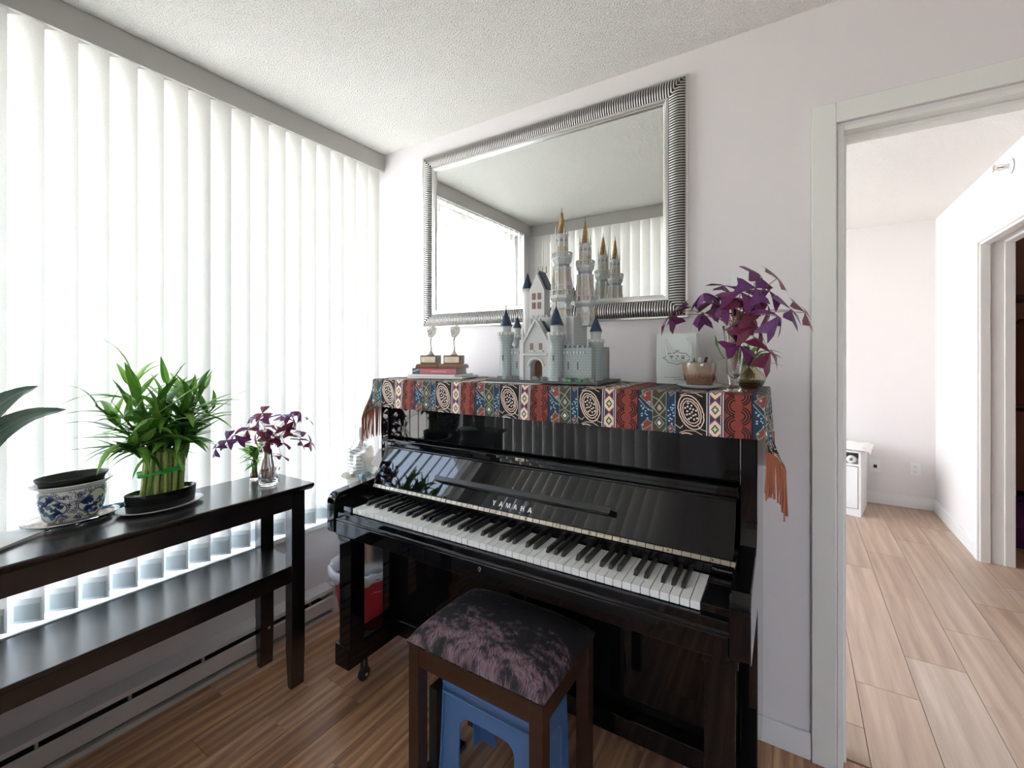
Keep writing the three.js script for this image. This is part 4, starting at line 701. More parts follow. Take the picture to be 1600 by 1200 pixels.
    add('finial', lathe([[0.003, 0], [0.002, 0.006], [0.0026, 0.01], [0.0007, 0.03]], 8).translate(x, 0.009 + h + cap + cone, z), gold, roof);
  };
  tower(-0.148, 0.098, 0.024, 0.17, 0.066, 0.026); tower(0.062, 0.106, 0.026, 0.165, 0.07, 0.028); tower(0.182, 0.03, 0.022, 0.14, 0.06, 0.03); tower(-0.165, -0.02, 0.018, 0.165, 0.05, 0.03);
  // central keep and the two tall towers behind
  add('keep', U(merge([bx(-0.075, 0.11, 0.009, 0.24, -0.075, 0.05), ...teeth(-0.07, 0.105, 0.24, 0.044, 0.05, 9)])), light, o);
  add('hall', U(merge([extrude([[-0.085, 0.22], [-0.02, 0.22], [-0.02, 0.345], [-0.0525, 0.41], [-0.085, 0.345]], 0.05, 0.001).translate(0, 0, -0.02)])), white, o);
  add('hall_roof', extrude([[-0.09, 0.35], [-0.0525, 0.425], [-0.015, 0.35]], 0.056).translate(0, 0, -0.046), navy, o);
  for (const [x, y] of [[-0.064, 0.31], [-0.041, 0.31], [-0.064, 0.275], [-0.041, 0.275]]) add('window', bx(x - 0.007, x + 0.007, y, y + 0.025, 0.029, 0.0335), glassy, o);
  for (const x of [-0.07, -0.052, -0.036]) add('finial', lathe([[0.003, 0], [0.0015, 0.012], [0.0025, 0.016], [0.0005, 0.03]], 8).translate(x, 0.418, -0.02), gold, o);
  add('stair_tower', U(lathe([[0.02, 0], [0.018, 0.32], [0.023, 0.33], [0.023, 0.35], [0.0001, 0.35]], 12).translate(-0.112, 0.009, -0.01)), white, o);
  add('roof', new THREE.ConeGeometry(0.024, 0.066, 12).translate(-0.112, 0.392, -0.01), navy, o);
  const tall = (x, z, k, H, spire) => { // octagonal, in tiers, with pilasters, niches and small corner turrets
    const at = (a, r) => [x + Math.sin(a) * r, z + Math.cos(a) * r];
    const P = [[0.036 * k, 0.2], [0.036 * k, H * 0.53], [0.047 * k, H * 0.555], [0.047 * k, H * 0.575], [0.034 * k, H * 0.58], [0.031 * k, H * 0.79], [0.04 * k, H * 0.815], [0.04 * k, H * 0.835], [0.025 * k, H * 0.84], [0.021 * k, H], [0.0001, H]];
    add('tall_tower', (() => { const g = plain(lathe(P, 8)); g.deleteAttribute('normal'); g.computeVertexNormals(); g.translate(x, 0.009, z); return g; })(), light, o);
    const rods = [], rings = [], bal = [], niche = [];
    for (let i = 0; i < 8; i++) {
      const a = i * Math.PI / 4;
      for (const [y0, y1, r, w] of [[0.22, H * 0.53, 0.0365 * k, 0.0035], [H * 0.585, H * 0.79, 0.0335 * k, 0.003], [H * 0.845, H * 0.99, 0.0235 * k, 0.0022]]) { const [px, pz] = at(a, r); rods.push(bx(px - w, px + w, y0, y1, pz - w, pz + w)); }
      for (const [y, r, h] of [[H * 0.6, 0.0315 * k, 0.03], [H * 0.69, 0.0305 * k, 0.032], [H * 0.88, 0.0225 * k, 0.03], [H * 0.45, 0.0338 * k, 0.026]]) { const b = a + Math.PI / 8; niche.push(bx(-0.0042, 0.0042, 0, h, -0.002, 0.0022).rotateY(b).translate(x + Math.sin(b) * r, y, z + Math.cos(b) * r)); }
    }
    for (const [y, r] of [[H * 0.5, 0.039], [H * 0.66, 0.0345], [H * 0.775, 0.034], [H * 0.93, 0.026], [H * 0.995, 0.025]]) rings.push(plain(lathe([[r * k * 0.8, -0.003], [r * k, -0.003], [r * k * 1.03, 0.001], [r * k, 0.004], [r * k * 0.8, 0.004]], 8).translate(x, y, z)));
    for (const [y, r] of [[H * 0.58, 0.045 * k], [H * 0.84, 0.038 * k]]) { for (let i = 0; i < 14; i++) { const [px, pz] = at(i / 14 * 6.283, r); bal.push(bx(px - 0.0018, px + 0.0018, y + 0.008, y + 0.022, pz - 0.0018, pz + 0.0018)); } bal.push(lathe([[r - 0.002, y + 0.022], [r + 0.0025, y + 0.022], [r + 0.0025, y + 0.026], [r - 0.002, y + 0.026]], 16).translate(x, 0, z)); }
    for (const [n, l, m] of [['pilasters', rods, white], ['cornice', rings, white], ['balustrade', bal, white], ['niches', niche, tan]]) add(n, merge(l), m, o).userData.kind = 'stuff';
    for (let i = 0; i < 4; i++) { const [px, pz] = at(Math.PI / 4 + i * Math.PI / 2, 0.037 * k); add('corner_turret', merge([lathe([[0.002, H * 0.55], [0.0075 * k, H * 0.585], [0.0075 * k, H * 0.645], [0.0001, H * 0.645]], 8).translate(px, 0.009, pz), new THREE.ConeGeometry(0.008 * k, 0.045, 8).translate(px, H * 0.645 + 0.031, pz)]), white, o); }
    const S = []; for (let i = 0; i < 10; i++) { const t = i / 10, r = 0.019 * k * (1 - t * 0.8); S.push([r, H + spire * t], [r * 0.8, H + spire * (t + 0.06)]); } S.push([0.002, H + spire], [0.0006, H + spire * 1.22]);
    add('spire', (() => { const g = plain(lathe([[0.0001, H], ...S], 8)); g.deleteAttribute('normal'); g.computeVertexNormals(); g.translate(x, 0.009, z); return g; })(), gold, o);
    for (let i = 0; i < 4; i++) { const [px, pz] = at(0.78 + i * 1.57, 0.024 * k); add('pinnacle', new THREE.ConeGeometry(0.004 * k, 0.045 * k, 6).translate(px, H + 0.009 + 0.018, pz), white, o); }
  };
  // buttresses, arrow slits and a grey footing
  { const bt = []; for (const x of [-0.068, -0.03, 0.03, 0.075, 0.104]) bt.push(bx(x - 0.005, x + 0.005, 0.14, 0.235, 0.05, 0.058)); add('buttress', merge(bt), white, o); const sl = []; for (const x of [0.105, 0.14, -0.1]) sl.push(bx(x - 0.002, x + 0.002, 0.05, 0.075, 0.1, 0.1012)); for (const [x, z, r] of [[-0.148, 0.098, 0.024], [0.062, 0.106, 0.026]]) sl.push(bx(x - 0.002, x + 0.002, 0.08, 0.1, z + r - 0.001, z + r + 0.0012)); add('arrow_slit', merge(sl), dk, o); const ft = [], q = rngOf(9); for (let i = 0; i < 40; i++) { const x = -0.2 + q() * 0.41, s = 0.004 + q() * 0.006; ft.push(bx(x - s, x + s, 0.009, 0.009 + s * 1.6, 0.112 + q() * 0.012, 0.128)); } add('footing', merge(ft), std(lin(0.2, 0.21, 0.2), 0.5), o); }
  tall(0.036, -0.005, 1.0, 0.545, 0.085); tall(0.112, -0.05, 0.9, 0.51, 0.085);
  for (let i = 0; i < 8; i++) { const g = add('bush', new THREE.IcosahedronGeometry(0.007, 0), green, o); g.position.set(0.1 + i * 0.012, 0.012, 0.122 + (i % 3) * 0.005); }
}
{ const o = thing('paper_sheet', 'white paper sheet lying under the front of the toy castle', 'paper', [1.095, PY + 0.0003, 0.345], 0.06); add('sheet', bx(-0.12, 0.12, 0, 0.001, -0.065, 0.065), M.paper, o); }

// white paper bag with a printed frame
{
  const o = thing('paper_bag', 'small white paper gift bag with twisted handles and a printed ornate frame', 'bag', [1.61, PY, 0.085], 0.03);
  const face = canvasTex(512, 704, (c, W, H) => {
    c.fillStyle = '#dfe6df'; c.fillRect(0, 0, W, H); c.translate(40, 0);
    c.strokeStyle = '#23262a'; c.lineWidth = 5; c.lineCap = 'round';
    const cx = 232, cy = 345; const fr = (s) => { c.beginPath(); for (let i = 0; i <= 120; i++) { const a = i / 120 * 6.2832, q = 1 + 0.07 * Math.cos(8 * a) + 0.03 * Math.cos(16 * a); c.lineTo(cx + Math.cos(a) * 150 * s * q * (1 + 0.12 * Math.cos(2 * a)), cy + Math.sin(a) * 84 * s * q); } c.closePath(); c.stroke(); };
    fr(1); c.lineWidth = 2; fr(0.9);
    c.lineWidth = 4; for (const k of [-2, -1, 0, 1, 2]) { c.beginPath(); c.moveTo(cx + k * 9, 250); c.lineTo(cx + k * 14, 226 + Math.abs(k) * 5); c.stroke(); }
    c.lineWidth = 6; // three characters, brush strokes
    const st = (ox, l) => { for (const s of l) { c.beginPath(); s.forEach(([x, y], i) => (i ? c.lineTo(ox + x, cy - 40 + y) : c.moveTo(ox + x, cy - 40 + y))); c.stroke(); } };
    st(cx - 96, [[[12, 2], [2, 16]], [[8, 12], [42, 10]], [[2, 28], [46, 26]], [[24, 12], [24, 54]]]);
    st(cx - 24, [[[8, 4], [2, 18]], [[4, 14], [20, 12]], [[12, 12], [10, 50], [18, 44]], [[30, 2], [26, 14]], [[26, 14], [46, 14]], [[40, 14], [24, 50]], [[32, 26], [46, 52]]]);
    st(cx + 48, [[[22, 0], [24, 8]], [[4, 16], [4, 8], [46, 8], [44, 16]], [[12, 18], [6, 26]], [[34, 18], [42, 26]], [[14, 30], [36, 28], [36, 38], [14, 38], [14, 30]], [[8, 52], [8, 44], [42, 44], [42, 56]]]);
    c.fillStyle = '#3a3e42'; for (let i = 0; i < 10; i++) c.fillRect(cx - 90 + i * 19, cy + 28 + (i % 3) * 2, 12, 4); for (let i = 0; i < 8; i++) { c.fillRect(cx - 60 + i * 16, cy + 44, 9, 4); }
    for (let i = 0; i < 9; i++) c.fillRect(64 + i * 22 + (i > 2 ? 14 : 0), 610, 13, 6); for (let i = 0; i < 8; i++) c.fillRect(190 + i * 18, 640, 11, 6);
  });
  const w = 0.134, h = 0.178, d = 0.06;
  add('front', new THREE.BoxGeometry(w, h, 0.0008).translate(0, h / 2, d / 2), std(0xffffff, 0.7, { map: face }), o);
  add('sides', merge([bx(-w / 2, -w / 2 + 0.0008, 0, h, -d / 2, d / 2), bx(w / 2 - 0.0008, w / 2, 0, h, -d / 2, d / 2), bx(-w / 2, w / 2, 0, h, -d / 2, -d / 2 + 0.0008), bx(-w / 2, w / 2, 0, 0.0008, -d / 2, d / 2)]), std(lin(0.74, 0.78, 0.74), 0.7), o);
  for (const s of [1]) add('handle', merge([tube([[-0.034, h - 0.02, d / 2 + 0.002], [-0.033, h - 0.055, d / 2 + 0.007], [-0.028, h - 0.085, d / 2 + 0.006]], 0.0032, 12, 8), tube([[-0.034, h - 0.02, d / 2 + 0.002], [-0.022, h - 0.05, d / 2 + 0.007], [-0.012, h - 0.07, d / 2 + 0.006], [0.01, h - 0.09, d / 2 + 0.006]], 0.0024, 12, 8), tube([[0.036, h - 0.018, d / 2 + 0.002], [0.048, h - 0.035, d / 2 + 0.007], [0.052, h - 0.07, d / 2 + 0.008], [0.05, h - 0.1, d / 2 + 0.006]], 0.0036, 12, 8)]), std(lin(0.85, 0.85, 0.82), 0.6), o);
}
{ // glazed brown pot on a white plate
  const p = thing('white_plate', 'shallow white plate under the brown glazed pot on the piano', 'plate', [1.713, PY, 0.262]);
  add('plate', lathe([[0.0001, 0.001], [0.04, 0], [0.046, 0.001], [0.06, 0.005], [0.069, 0.0105], [0.0695, 0.012], [0.06, 0.0085], [0.046, 0.0052], [0.0001, 0.005]], 48), phy(lin(0.80, 0.83, 0.84), 0.15), p);
  const o = thing('glazed_pot', 'brown and beige glazed ceramic pot standing on the white plate', 'pot', [1.713, PY + 0.0053, 0.262]);
  const glaze = canvasTex(512, 256, (c, W, H) => { // dipped glaze: beige over brown with runs along the dip line
    const r = rngOf(13); c.fillStyle = '#6a4d3b'; c.fillRect(0, 0, W, H); for (let x = 0; x < W; x += 2) { const e = 118 + 34 * fbm(x / 60, 1, 3) + 18 * noise(x / 9, 3); c.fillStyle = '#927f6d'; c.fillRect(x, 0, 2, e); c.fillStyle = 'rgba(146,127,109,0.45)'; c.fillRect(x, e, 2, 16 + r() * 26); }
    for (let i = 0; i < 500; i++) { c.fillStyle = r() < 0.5 ? 'rgba(90,70,55,0.16)' : 'rgba(190,170,150,0.16)'; c.fillRect(r() * W, r() * H, 2, 6 + r() * 24); }
  });
  const g = lathe([[0.0001, 0], [0.034, 0], [0.0375, 0.003], [0.0455, 0.025], [0.0495, 0.05], [0.0503, 0.066], [0.05, 0.074], [0.048, 0.0752], [0.046, 0.07], [0.042, 0.06], [0.0001, 0.058]], 48); { const q = g.attributes.position, uv = g.attributes.uv; for (let i = 0; i < q.count; i++) uv.setY(i, q.getY(i) / 0.075); } add('body', g, phy(0xffffff, 0.12, { map: glaze, clearcoat: 0.8, clearcoatRoughness: 0.04 }), o);
  add('soil', lathe([[0.0001, 0.062], [0.044, 0.061], [0.0445, 0.058]], 24), std(lin(0.04, 0.03, 0.02), 0.95), o);
  add('sprout', merge([bladeGeo(0.03, 0.011, 0.1, 0.4, 6).translate(-0.012, 0.06, 0.014), bladeGeo(0.024, 0.01, 0.4, 0.4, 6).rotateY(2).translate(-0.014, 0.06, 0.01)]), M.bamboo[2], o);
  for (const [x, z, h, rz, m] of [[0.014, 0.006, 0.032, -0.25, M.dark], [0.0, -0.012, 0.03, 0.05, M.metalGrey], [0.028, 0.0, 0.03, 0.02, M.metalGrey], [0.006, 0.016, 0.026, 0.15, M.metalGrey]]) { const s = add('plant_label', bx(-0.0045, 0.0045, 0, h, -0.0008, 0.0008, 0.0005, 1), m, o); s.position.set(x, 0.06, z); s.rotation.z = rz; }
  const j = thing('glass_tumbler', 'ribbed clear glass tumbler behind the brown glazed pot', 'glass', [1.768, PY, 0.13]);
  add('wall', lathe([[0.0001, 0], [0.026, 0], [0.031, 0.078], [0.0292, 0.078], [0.0246, 0.006], [0.0001, 0.006]], 16), M.clear, j);
}
{ // cut glass vase with purple oxalis
  const cx = 1.818, cz = 0.332;
  const o = thing('oxalis_plant', 'purple oxalis bouquet in a tall footed cut crystal vase on the piano', 'plant', [0, 0, 0]);
  const prof = [[0.0001, 0], [0.033, 0], [0.034, 0.002], [0.018, 0.007], [0.011, 0.014], [0.013, 0.02], [0.012, 0.026], [0.019, 0.05], [0.0225, 0.09], [0.0235, 0.13], [0.027, 0.165], [0.0315, 0.186], [0.0295, 0.186], [0.0245, 0.163], [0.021, 0.13], [0.0195, 0.09], [0.0155, 0.05], [0.0001, 0.034]];
  const g = lathe(prof, 24); { const p = g.attributes.position; for (let i = 0; i < p.count; i++) { const y = p.getY(i); if (y > 0.03 && y < 0.185) { const a = Math.atan2(p.getZ(i), p.getX(i)), k = 1 + 0.035 * Math.sin(a * 12 + y * 90) * (Math.hypot(p.getX(i), p.getZ(i)) > 0.0165 ? 1 : 0); p.setXYZ(i, p.getX(i) * k, y, p.getZ(i) * k); } } g.computeVertexNormals(); g.translate(cx, PY, cz); }
  add('vase', g, M.clear, o);
  const r = rngOf(19), st = []; for (let k = 0; k < 22; k++) { const a = r() * 6.28; st.push(tube([[cx + Math.cos(a) * 0.016, PY + 0.18, cz + Math.sin(a) * 0.016], [cx + Math.cos(a + 0.6) * 0.012, PY + 0.12, cz + Math.sin(a + 0.6) * 0.012], [cx + Math.cos(a + 1) * 0.006, PY + 0.05 + r() * 0.04, cz + Math.sin(a + 1) * 0.006]], 0.0011, 8, 4)); }
  add('roots', merge(st), std(lin(0.36, 0.2, 0.13), 0.6), o).userData.kind = 'stuff';
  oxalis(o, [[1.647, 1.452, 0.298], [1.627, 1.438, 0.282], [1.735, 1.5, 0.318], [1.758, 1.474, 0.289], [1.725, 1.444, 0.278], [1.789, 1.518, 0.318], [1.84, 1.488, 0.38], [1.858, 1.45, 0.366], [1.874, 1.499, 0.362], [1.883, 1.541, 0.297], [1.926, 1.526, 0.334], [1.904, 1.496, 0.303], [1.9, 1.458, 0.291], [1.956, 1.441, 0.283], [1.988, 1.432, 0.296], [1.928, 1.418, 0.381], [1.879, 1.393, 0.369], [1.836, 1.341, 0.367], [1.909, 1.323, 0.366], [1.798, 1.46, 0.293], [1.863, 1.415, 0.307], [1.808, 1.477, 0.345]], V(cx, PY + 0.18, cz), 29, 0.05, V(cx, 1.4, cz));
}
{ // round smoked glass vase with green cuttings
  const o = thing('cutting_vase', 'squat round smoky glass vase with green spider plant cuttings', 'plant', [1.846, PY, 0.205]);
  add('vase', lathe([[0.0001, 0], [0.024, 0], [0.04, 0.014], [0.045, 0.03], [0.04, 0.046], [0.024, 0.06], [0.018, 0.068], [0.022, 0.082], [0.0205, 0.082], [0.0165, 0.068], [0.0225, 0.0585], [0.0378, 0.045], [0.0425, 0.03], [0.038, 0.016], [0.0001, 0.005]], 36), phy(lin(0.80, 0.77, 0.62), 0.03, { transmission: 1, thickness: 0.01, ior: 1.45, attenuationColor: lin(0.5, 0.42, 0.25), attenuationDistance: 0.12 }), o);
  const r = rngOf(55), rt = []; for (let k = 0; k < 30; k++) { const a = r() * 6.28, q = 0.033 * Math.sqrt(r()); rt.push(tube([[0, 0.064, 0], [Math.cos(a) * q * 0.7, 0.04, Math.sin(a) * q * 0.7], [Math.cos(a + 0.8) * q, 0.014 + r() * 0.012, Math.sin(a + 0.8) * q]], 0.0011, 8, 4)); } add('roots', merge(rt), std(lin(0.3, 0.22, 0.11), 0.7), o).userData.kind = 'stuff';
  const b = [bladeGeo(0.085, 0.014, 1.4, 0.4), bladeGeo(0.07, 0.013, 0.8, 0.4), bladeGeo(0.1, 0.012, 1.9, 0.4)];
  for (let k = 0; k < 34; k++) { const m = add('leaf', b[k % 3], M.bamboo[k % 3], o); m.position.set((r() - 0.5) * 0.02, 0.06 + r() * 0.045, (r() - 0.5) * 0.02); m.rotation.set(0.2 + r() * 1.0, r() * 6.28, (r() - 0.5) * 0.5, 'YXZ'); m.scale.setScalar(0.75 + r() * 0.5); }
  add('runner_stem', tube([[0, 0.07, 0], [-0.03, 0.1, -0.005], [-0.065, 0.09, -0.01], [-0.082, 0.11, -0.012], [-0.09, 0.13, -0.012]], 0.0016, 20, 5), M.stemGreen, o);
  for (const [x, y, yaw, pitch, s] of [[-0.062, 0.094, 0.9, 2.0, 0.62], [-0.058, 0.093, 0.3, 1.9, 0.5], [-0.09, 0.128, -0.6, 0.15, 0.5], [-0.055, 0.09, 1.6, 1.9, 0.55]]) { const m = add('leaf', bladeGeo(0.08, 0.022, 0.3, 0.4), M.bamboo[0], o); m.position.set(x, y, -0.01); m.rotation.set(pitch, yaw, 0, 'YXZ'); m.scale.setScalar(s); }
}
{ const o = thing('light_switch', 'white light switch plate on the wall behind the purple leaves', 'switch', [1.81, 1.536, 0]); add('plate', bx(-0.036, 0.036, -0.058, 0.058, 0.0003, 0.006, 0.002), std(lin(0.78, 0.82, 0.76), 0.35), o); add('rocker', bx(-0.017, 0.017, -0.033, 0.033, 0.006, 0.009, 0.0012), M.whitePlastic, o); }

// ---------- piano bench, stools ----------
{
  const o = thing('piano_bench', 'square brown wooden piano bench with a plush dark pink cushion', 'bench', [1.212, 0, 0.62]);
  const W = std(0xffffff, 0.38, { map: woodTexSmall('#3d2518', '#2a170c') }), hw = 0.229, hd = 0.163;
  for (const [sx, sz] of [[-1, 1], [1, 1], [-1, -1], [1, -1]]) add('leg', metres(new RoundedBoxGeometry(0.04, 0.452, 0.04, 1, 0.002).translate(sx * (hw - 0.02), 0.226, sz * (hd - 0.02)), 4), W, o);
  for (const s of [-1, 1]) { add('apron', metres(new THREE.BoxGeometry(2 * hw - 0.08, 0.062, 0.022).translate(0, 0.421, s * (hd - 0.014)), 4), W, o); add('apron', metres(new THREE.BoxGeometry(0.022, 0.062, 2 * hd - 0.08).translate(s * (hw - 0.014), 0.421, 0), 4), W, o); }
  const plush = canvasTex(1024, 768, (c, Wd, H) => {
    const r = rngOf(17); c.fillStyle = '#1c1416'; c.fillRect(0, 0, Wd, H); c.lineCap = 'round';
    for (let i = 0; i < 42000; i++) { // crushed pile: mottled short fibres, with a lighter pink sheen painted towards the front
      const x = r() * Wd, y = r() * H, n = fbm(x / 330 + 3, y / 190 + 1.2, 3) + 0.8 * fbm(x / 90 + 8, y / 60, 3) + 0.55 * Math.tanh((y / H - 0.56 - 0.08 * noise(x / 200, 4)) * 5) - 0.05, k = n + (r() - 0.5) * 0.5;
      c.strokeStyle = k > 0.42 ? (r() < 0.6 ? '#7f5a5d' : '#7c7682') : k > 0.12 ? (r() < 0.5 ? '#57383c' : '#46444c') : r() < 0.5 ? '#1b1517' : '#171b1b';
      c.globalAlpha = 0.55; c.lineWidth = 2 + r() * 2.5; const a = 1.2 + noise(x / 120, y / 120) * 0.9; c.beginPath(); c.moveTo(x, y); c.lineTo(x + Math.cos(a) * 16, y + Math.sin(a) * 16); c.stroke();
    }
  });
  const nx = 40, nz = 32, pts = [], uvs = [], r = rngOf(2), cw = hw + 0.006, cd = hd + 0.006;
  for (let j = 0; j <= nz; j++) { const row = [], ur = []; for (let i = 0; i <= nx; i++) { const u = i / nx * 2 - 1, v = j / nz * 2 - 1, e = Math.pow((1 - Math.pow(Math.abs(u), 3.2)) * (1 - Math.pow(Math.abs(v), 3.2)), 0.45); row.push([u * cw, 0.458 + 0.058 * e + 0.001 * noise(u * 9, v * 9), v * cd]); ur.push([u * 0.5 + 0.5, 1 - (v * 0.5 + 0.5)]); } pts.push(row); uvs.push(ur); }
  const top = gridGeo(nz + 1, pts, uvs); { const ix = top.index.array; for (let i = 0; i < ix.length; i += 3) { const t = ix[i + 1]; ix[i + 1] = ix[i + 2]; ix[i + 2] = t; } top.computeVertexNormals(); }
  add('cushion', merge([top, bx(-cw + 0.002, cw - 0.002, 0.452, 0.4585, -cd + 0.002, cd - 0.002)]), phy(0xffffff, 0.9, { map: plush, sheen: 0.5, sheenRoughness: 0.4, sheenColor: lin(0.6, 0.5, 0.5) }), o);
}
{
  const o = thing('step_stool', 'blue plastic step stool with arched cutouts under the piano bench', 'stool', [1.215, 0, 0.615]);
  const P = phy(lin(0.075, 0.17, 0.36), 0.3, { clearcoat: 0.2 }), H = 0.325;
  const panel = (w, slope) => { const a = [[-w * 0.56, 0.06], [-w * 0.56, 0.15], ...arc(-w * 0.56 + 0.03, 0.19, 0.03, 180, 90, 4), ...arc(w * 0.56 - 0.03, 0.19, 0.03, 90, 0, 4), [w * 0.56, 0.15], [w * 0.56, 0.06]]; void slope; return extrude([[-w - 0.02, 0], [-w * 0.62, 0], [-w * 0.62, 0.15], ...arc(-w * 0.62 + 0.035, 0.2, 0.035, 180, 90, 5), ...arc(w * 0.62 - 0.035, 0.2, 0.035, 90, 0, 5), [w * 0.62, 0.15], [w * 0.62, 0], [w + 0.02, 0], [w, H - 0.01], [-w, H - 0.01]], 0.004, 0.001); };
  for (const s of [-1, 1]) { const g = add('panel', panel(0.155, 1), P, o); g.position.set(0, 0, s * 0.1); g.rotation.x = s * -0.06; const q = add('panel', panel(0.092, 1), P, o); q.position.set(s * 0.162, 0, 0); q.rotation.y = Math.PI / 2; }
  add('seat', merge([bx(-0.16, 0.16, H - 0.012, H, -0.098, 0.1, 0.005), bx(-0.135, 0.135, H - 0.001, H + 0.002, -0.075, 0.077, 0.001, 1)]), P, o);
  for (const s of [-1, 1]) add('rim', tube([[-0.15, H - 0.028, s * 0.104], [0, H - 0.028, s * 0.104], [0.15, H - 0.028, s * 0.104]], 0.0035, 2, 6), P, o);
}
{
  const o = thing('foot_rest', 'low black wooden foot rest beside the blue stool under the bench', 'foot rest', [1.005, 0, 0.65]);
  add('post', bx(-0.017, 0.018, 0.018, 0.267, -0.06, 0.05, 0.0015, 1), M.ebony, o); add('base', bx(-0.03, 0.03, 0, 0.018, -0.08, 0.07, 0.002, 1), M.ebony, o);
}

// ---------- between piano and window ----------
{
  const o = thing('waste_bucket', 'red ribbed plastic bucket with a white liner bag beside the piano', 'bucket', [0.238, 0, 0.318]);
  const red = phy(lin(0.62, 0.045, 0.06), 0.35);
  const prof = [[0.0001, 0], [0.108, 0], [0.111, 0.004]]; for (let k = 0; k < 6; k++) { const y = 0.03 + k * 0.04, r = 0.113 + 0.006 * k; prof.push([r, y], [r + 0.0012, y + 0.003], [r - 0.0012, y + 0.006]); } prof.push([0.152, 0.275], [0.158, 0.282], [0.158, 0.29], [0.15, 0.29], [0.146, 0.27], [0.105, 0.006], [0.0001, 0.006]);
  add('body', lathe(prof, 48), red, o);
  add('handle_knob', new THREE.SphereGeometry(0.014, 14, 10).scale(1.3, 0.9, 1), red, o).position.set(-0.145, 0.272, 0.075);
  const bag = (() => { const n = 64, rows = []; const uvs = []; const P = [[0.143, 0.24], [0.15, 0.3], [0.161, 0.335], [0.173, 0.33], [0.176, 0.308], [0.168, 0.288]]; P.forEach(([r, y], j) => { const row = [], ur = []; for (let i = 0; i <= n; i++) { const a = i / n * 6.2832, w = (j > 1 ? 1 : 0.2) * (0.006 * noise(Math.cos(a) * 3, Math.sin(a) * 3 + j * 0.4) + 0.004 * noise(Math.cos(a) * 9, Math.sin(a) * 9)); row.push([Math.cos(a) * (r + w), y + w * 1.6 + (j === 5 ? 0.02 * noise(Math.cos(a) * 2, Math.sin(a) * 2) : 0), Math.sin(a) * (r + w)]); ur.push([i / n, j / 5]); } rows.push(row); uvs.push(ur); }); return gridGeo(6, rows, uvs); })();
  add('liner_bag', bag, phy(lin(0.82, 0.84, 0.86), 0.25, { side: THREE.DoubleSide, transmission: 0.25, thickness: 0 }), o);
  const s = thing('steel_pail', 'tall steel pail standing inside the red bucket beside the piano', 'pail', [0.238, 0, 0.318]);
  add('body', lathe([[0.0001, 0.02], [0.1, 0.02], [0.104, 0.024], [0.132, 0.62], [0.137, 0.624], [0.137, 0.632], [0.131, 0.632], [0.101, 0.03], [0.0001, 0.026]], 48), M.steel, s);
  add('lid', lathe([[0.0001, 0.652], [0.09, 0.651], [0.13, 0.645], [0.14, 0.638], [0.14, 0.6325], [0.0001, 0.6325]], 48), phy(lin(0.8, 0.82, 0.82), 0.2, { transmission: 0.3, thickness: 0 }), s);
  const b = thing('mixing_bowl', 'wide cream bowl of kitchen bits on the pail behind the piano arm', 'bowl', [0.21, 0.6535, 0.3]);
  add('bowl', lathe([[0.0001, 0], [0.05, 0], [0.055, 0.004], [0.09, 0.035], [0.115, 0.08], [0.119, 0.084], [0.113, 0.084], [0.087, 0.04], [0.05, 0.01], [0.0001, 0.01]], 48), phy(lin(0.74, 0.71, 0.62), 0.25), b);
  const film0 = phy(lin(0.85, 0.86, 0.87), 0.2, { side: THREE.DoubleSide, transmission: 0.55, thickness: 0 });
  { const w = thing('plastic_wrap', 'crumpled clear plastic sheet spread over the steel pail', 'plastic', [0.215, 0.6535, 0.345]); const rows = [], uvs = [], n = 48; for (let j = 0; j <= 6; j++) { const row = [], ur = []; for (let i = 0; i <= n; i++) { const a = i / n * 6.2832, R = 0.075 + 0.115 * j / 6, k = noise(Math.cos(a) * 2.5, Math.sin(a) * 2.5 + j * 0.3); row.push([Math.cos(a) * R * (1 + 0.08 * k), 0.004 + 0.018 * Math.abs(noise(Math.cos(a) * 4 + j, Math.sin(a) * 4)) - Math.max(0, R - 0.14) * 0.5, Math.sin(a) * R * (1 + 0.08 * k)]); ur.push([i / n, j / 6]); } rows.push(row); uvs.push(ur); } add('sheet', gridGeo(7, rows, uvs), film0, w); }
  const r = rngOf(6);
  const lump = (name, label, cat, pos, sc, mat, seed) => { const q = rngOf(seed), g = new THREE.IcosahedronGeometry(1, 3), p = g.attributes.position, v = V(0, 0, 0); const ox = q() * 50; for (let i = 0; i < p.count; i++) { v.fromBufferAttribute(p, i); const k = 1 + 0.16 * noise(v.x * 2 + ox, v.y * 2 + v.z) + 0.07 * noise(v.x * 6 + v.z * 5, v.y * 6 + ox); p.setXYZ(i, v.x * k, v.y * k, v.z * k); } g.computeVertexNormals(); g.scale(...sc); const o2 = thing(name, label, cat, pos); add('bag', g, mat, o2); return o2; };
  const film = phy(0xffffff, 0.3, { map: canvasTex(256, 256, (c, W, H) => { c.fillStyle = '#e9eae6'; c.fillRect(0, 0, W, H); c.fillStyle = '#9aa0a0'; for (let k = 0; k < 12; k++) c.fillRect(140, 40 + k * 15, 90, 4); c.fillRect(120, 30, 5, 190); for (let i = 0; i < 60; i++) { c.fillStyle = 'rgba(120,125,125,0.2)'; c.fillRect(r() * W, r() * H, 20 * r(), 2); } }), transmission: 0.25, thickness: 0 });
  const kb = lump('plastic_bag', 'knotted white printed plastic bag standing in the cream bowl', 'bag', [0.165, 0.795, 0.3], [0.07, 0.095, 0.062], film, 5);
  add('knot', merge([lathe([[0.012, 0.07], [0.006, 0.1], [0.012, 0.125], [0.016, 0.15], [0.004, 0.165]], 10)]), film, kb);
  lump('plastic_bag', 'small dark blue green packet in the cream bowl', 'bag', [0.262, 0.735, 0.345], [0.038, 0.026, 0.034], std(lin(0.12, 0.2, 0.22), 0.5), 9);
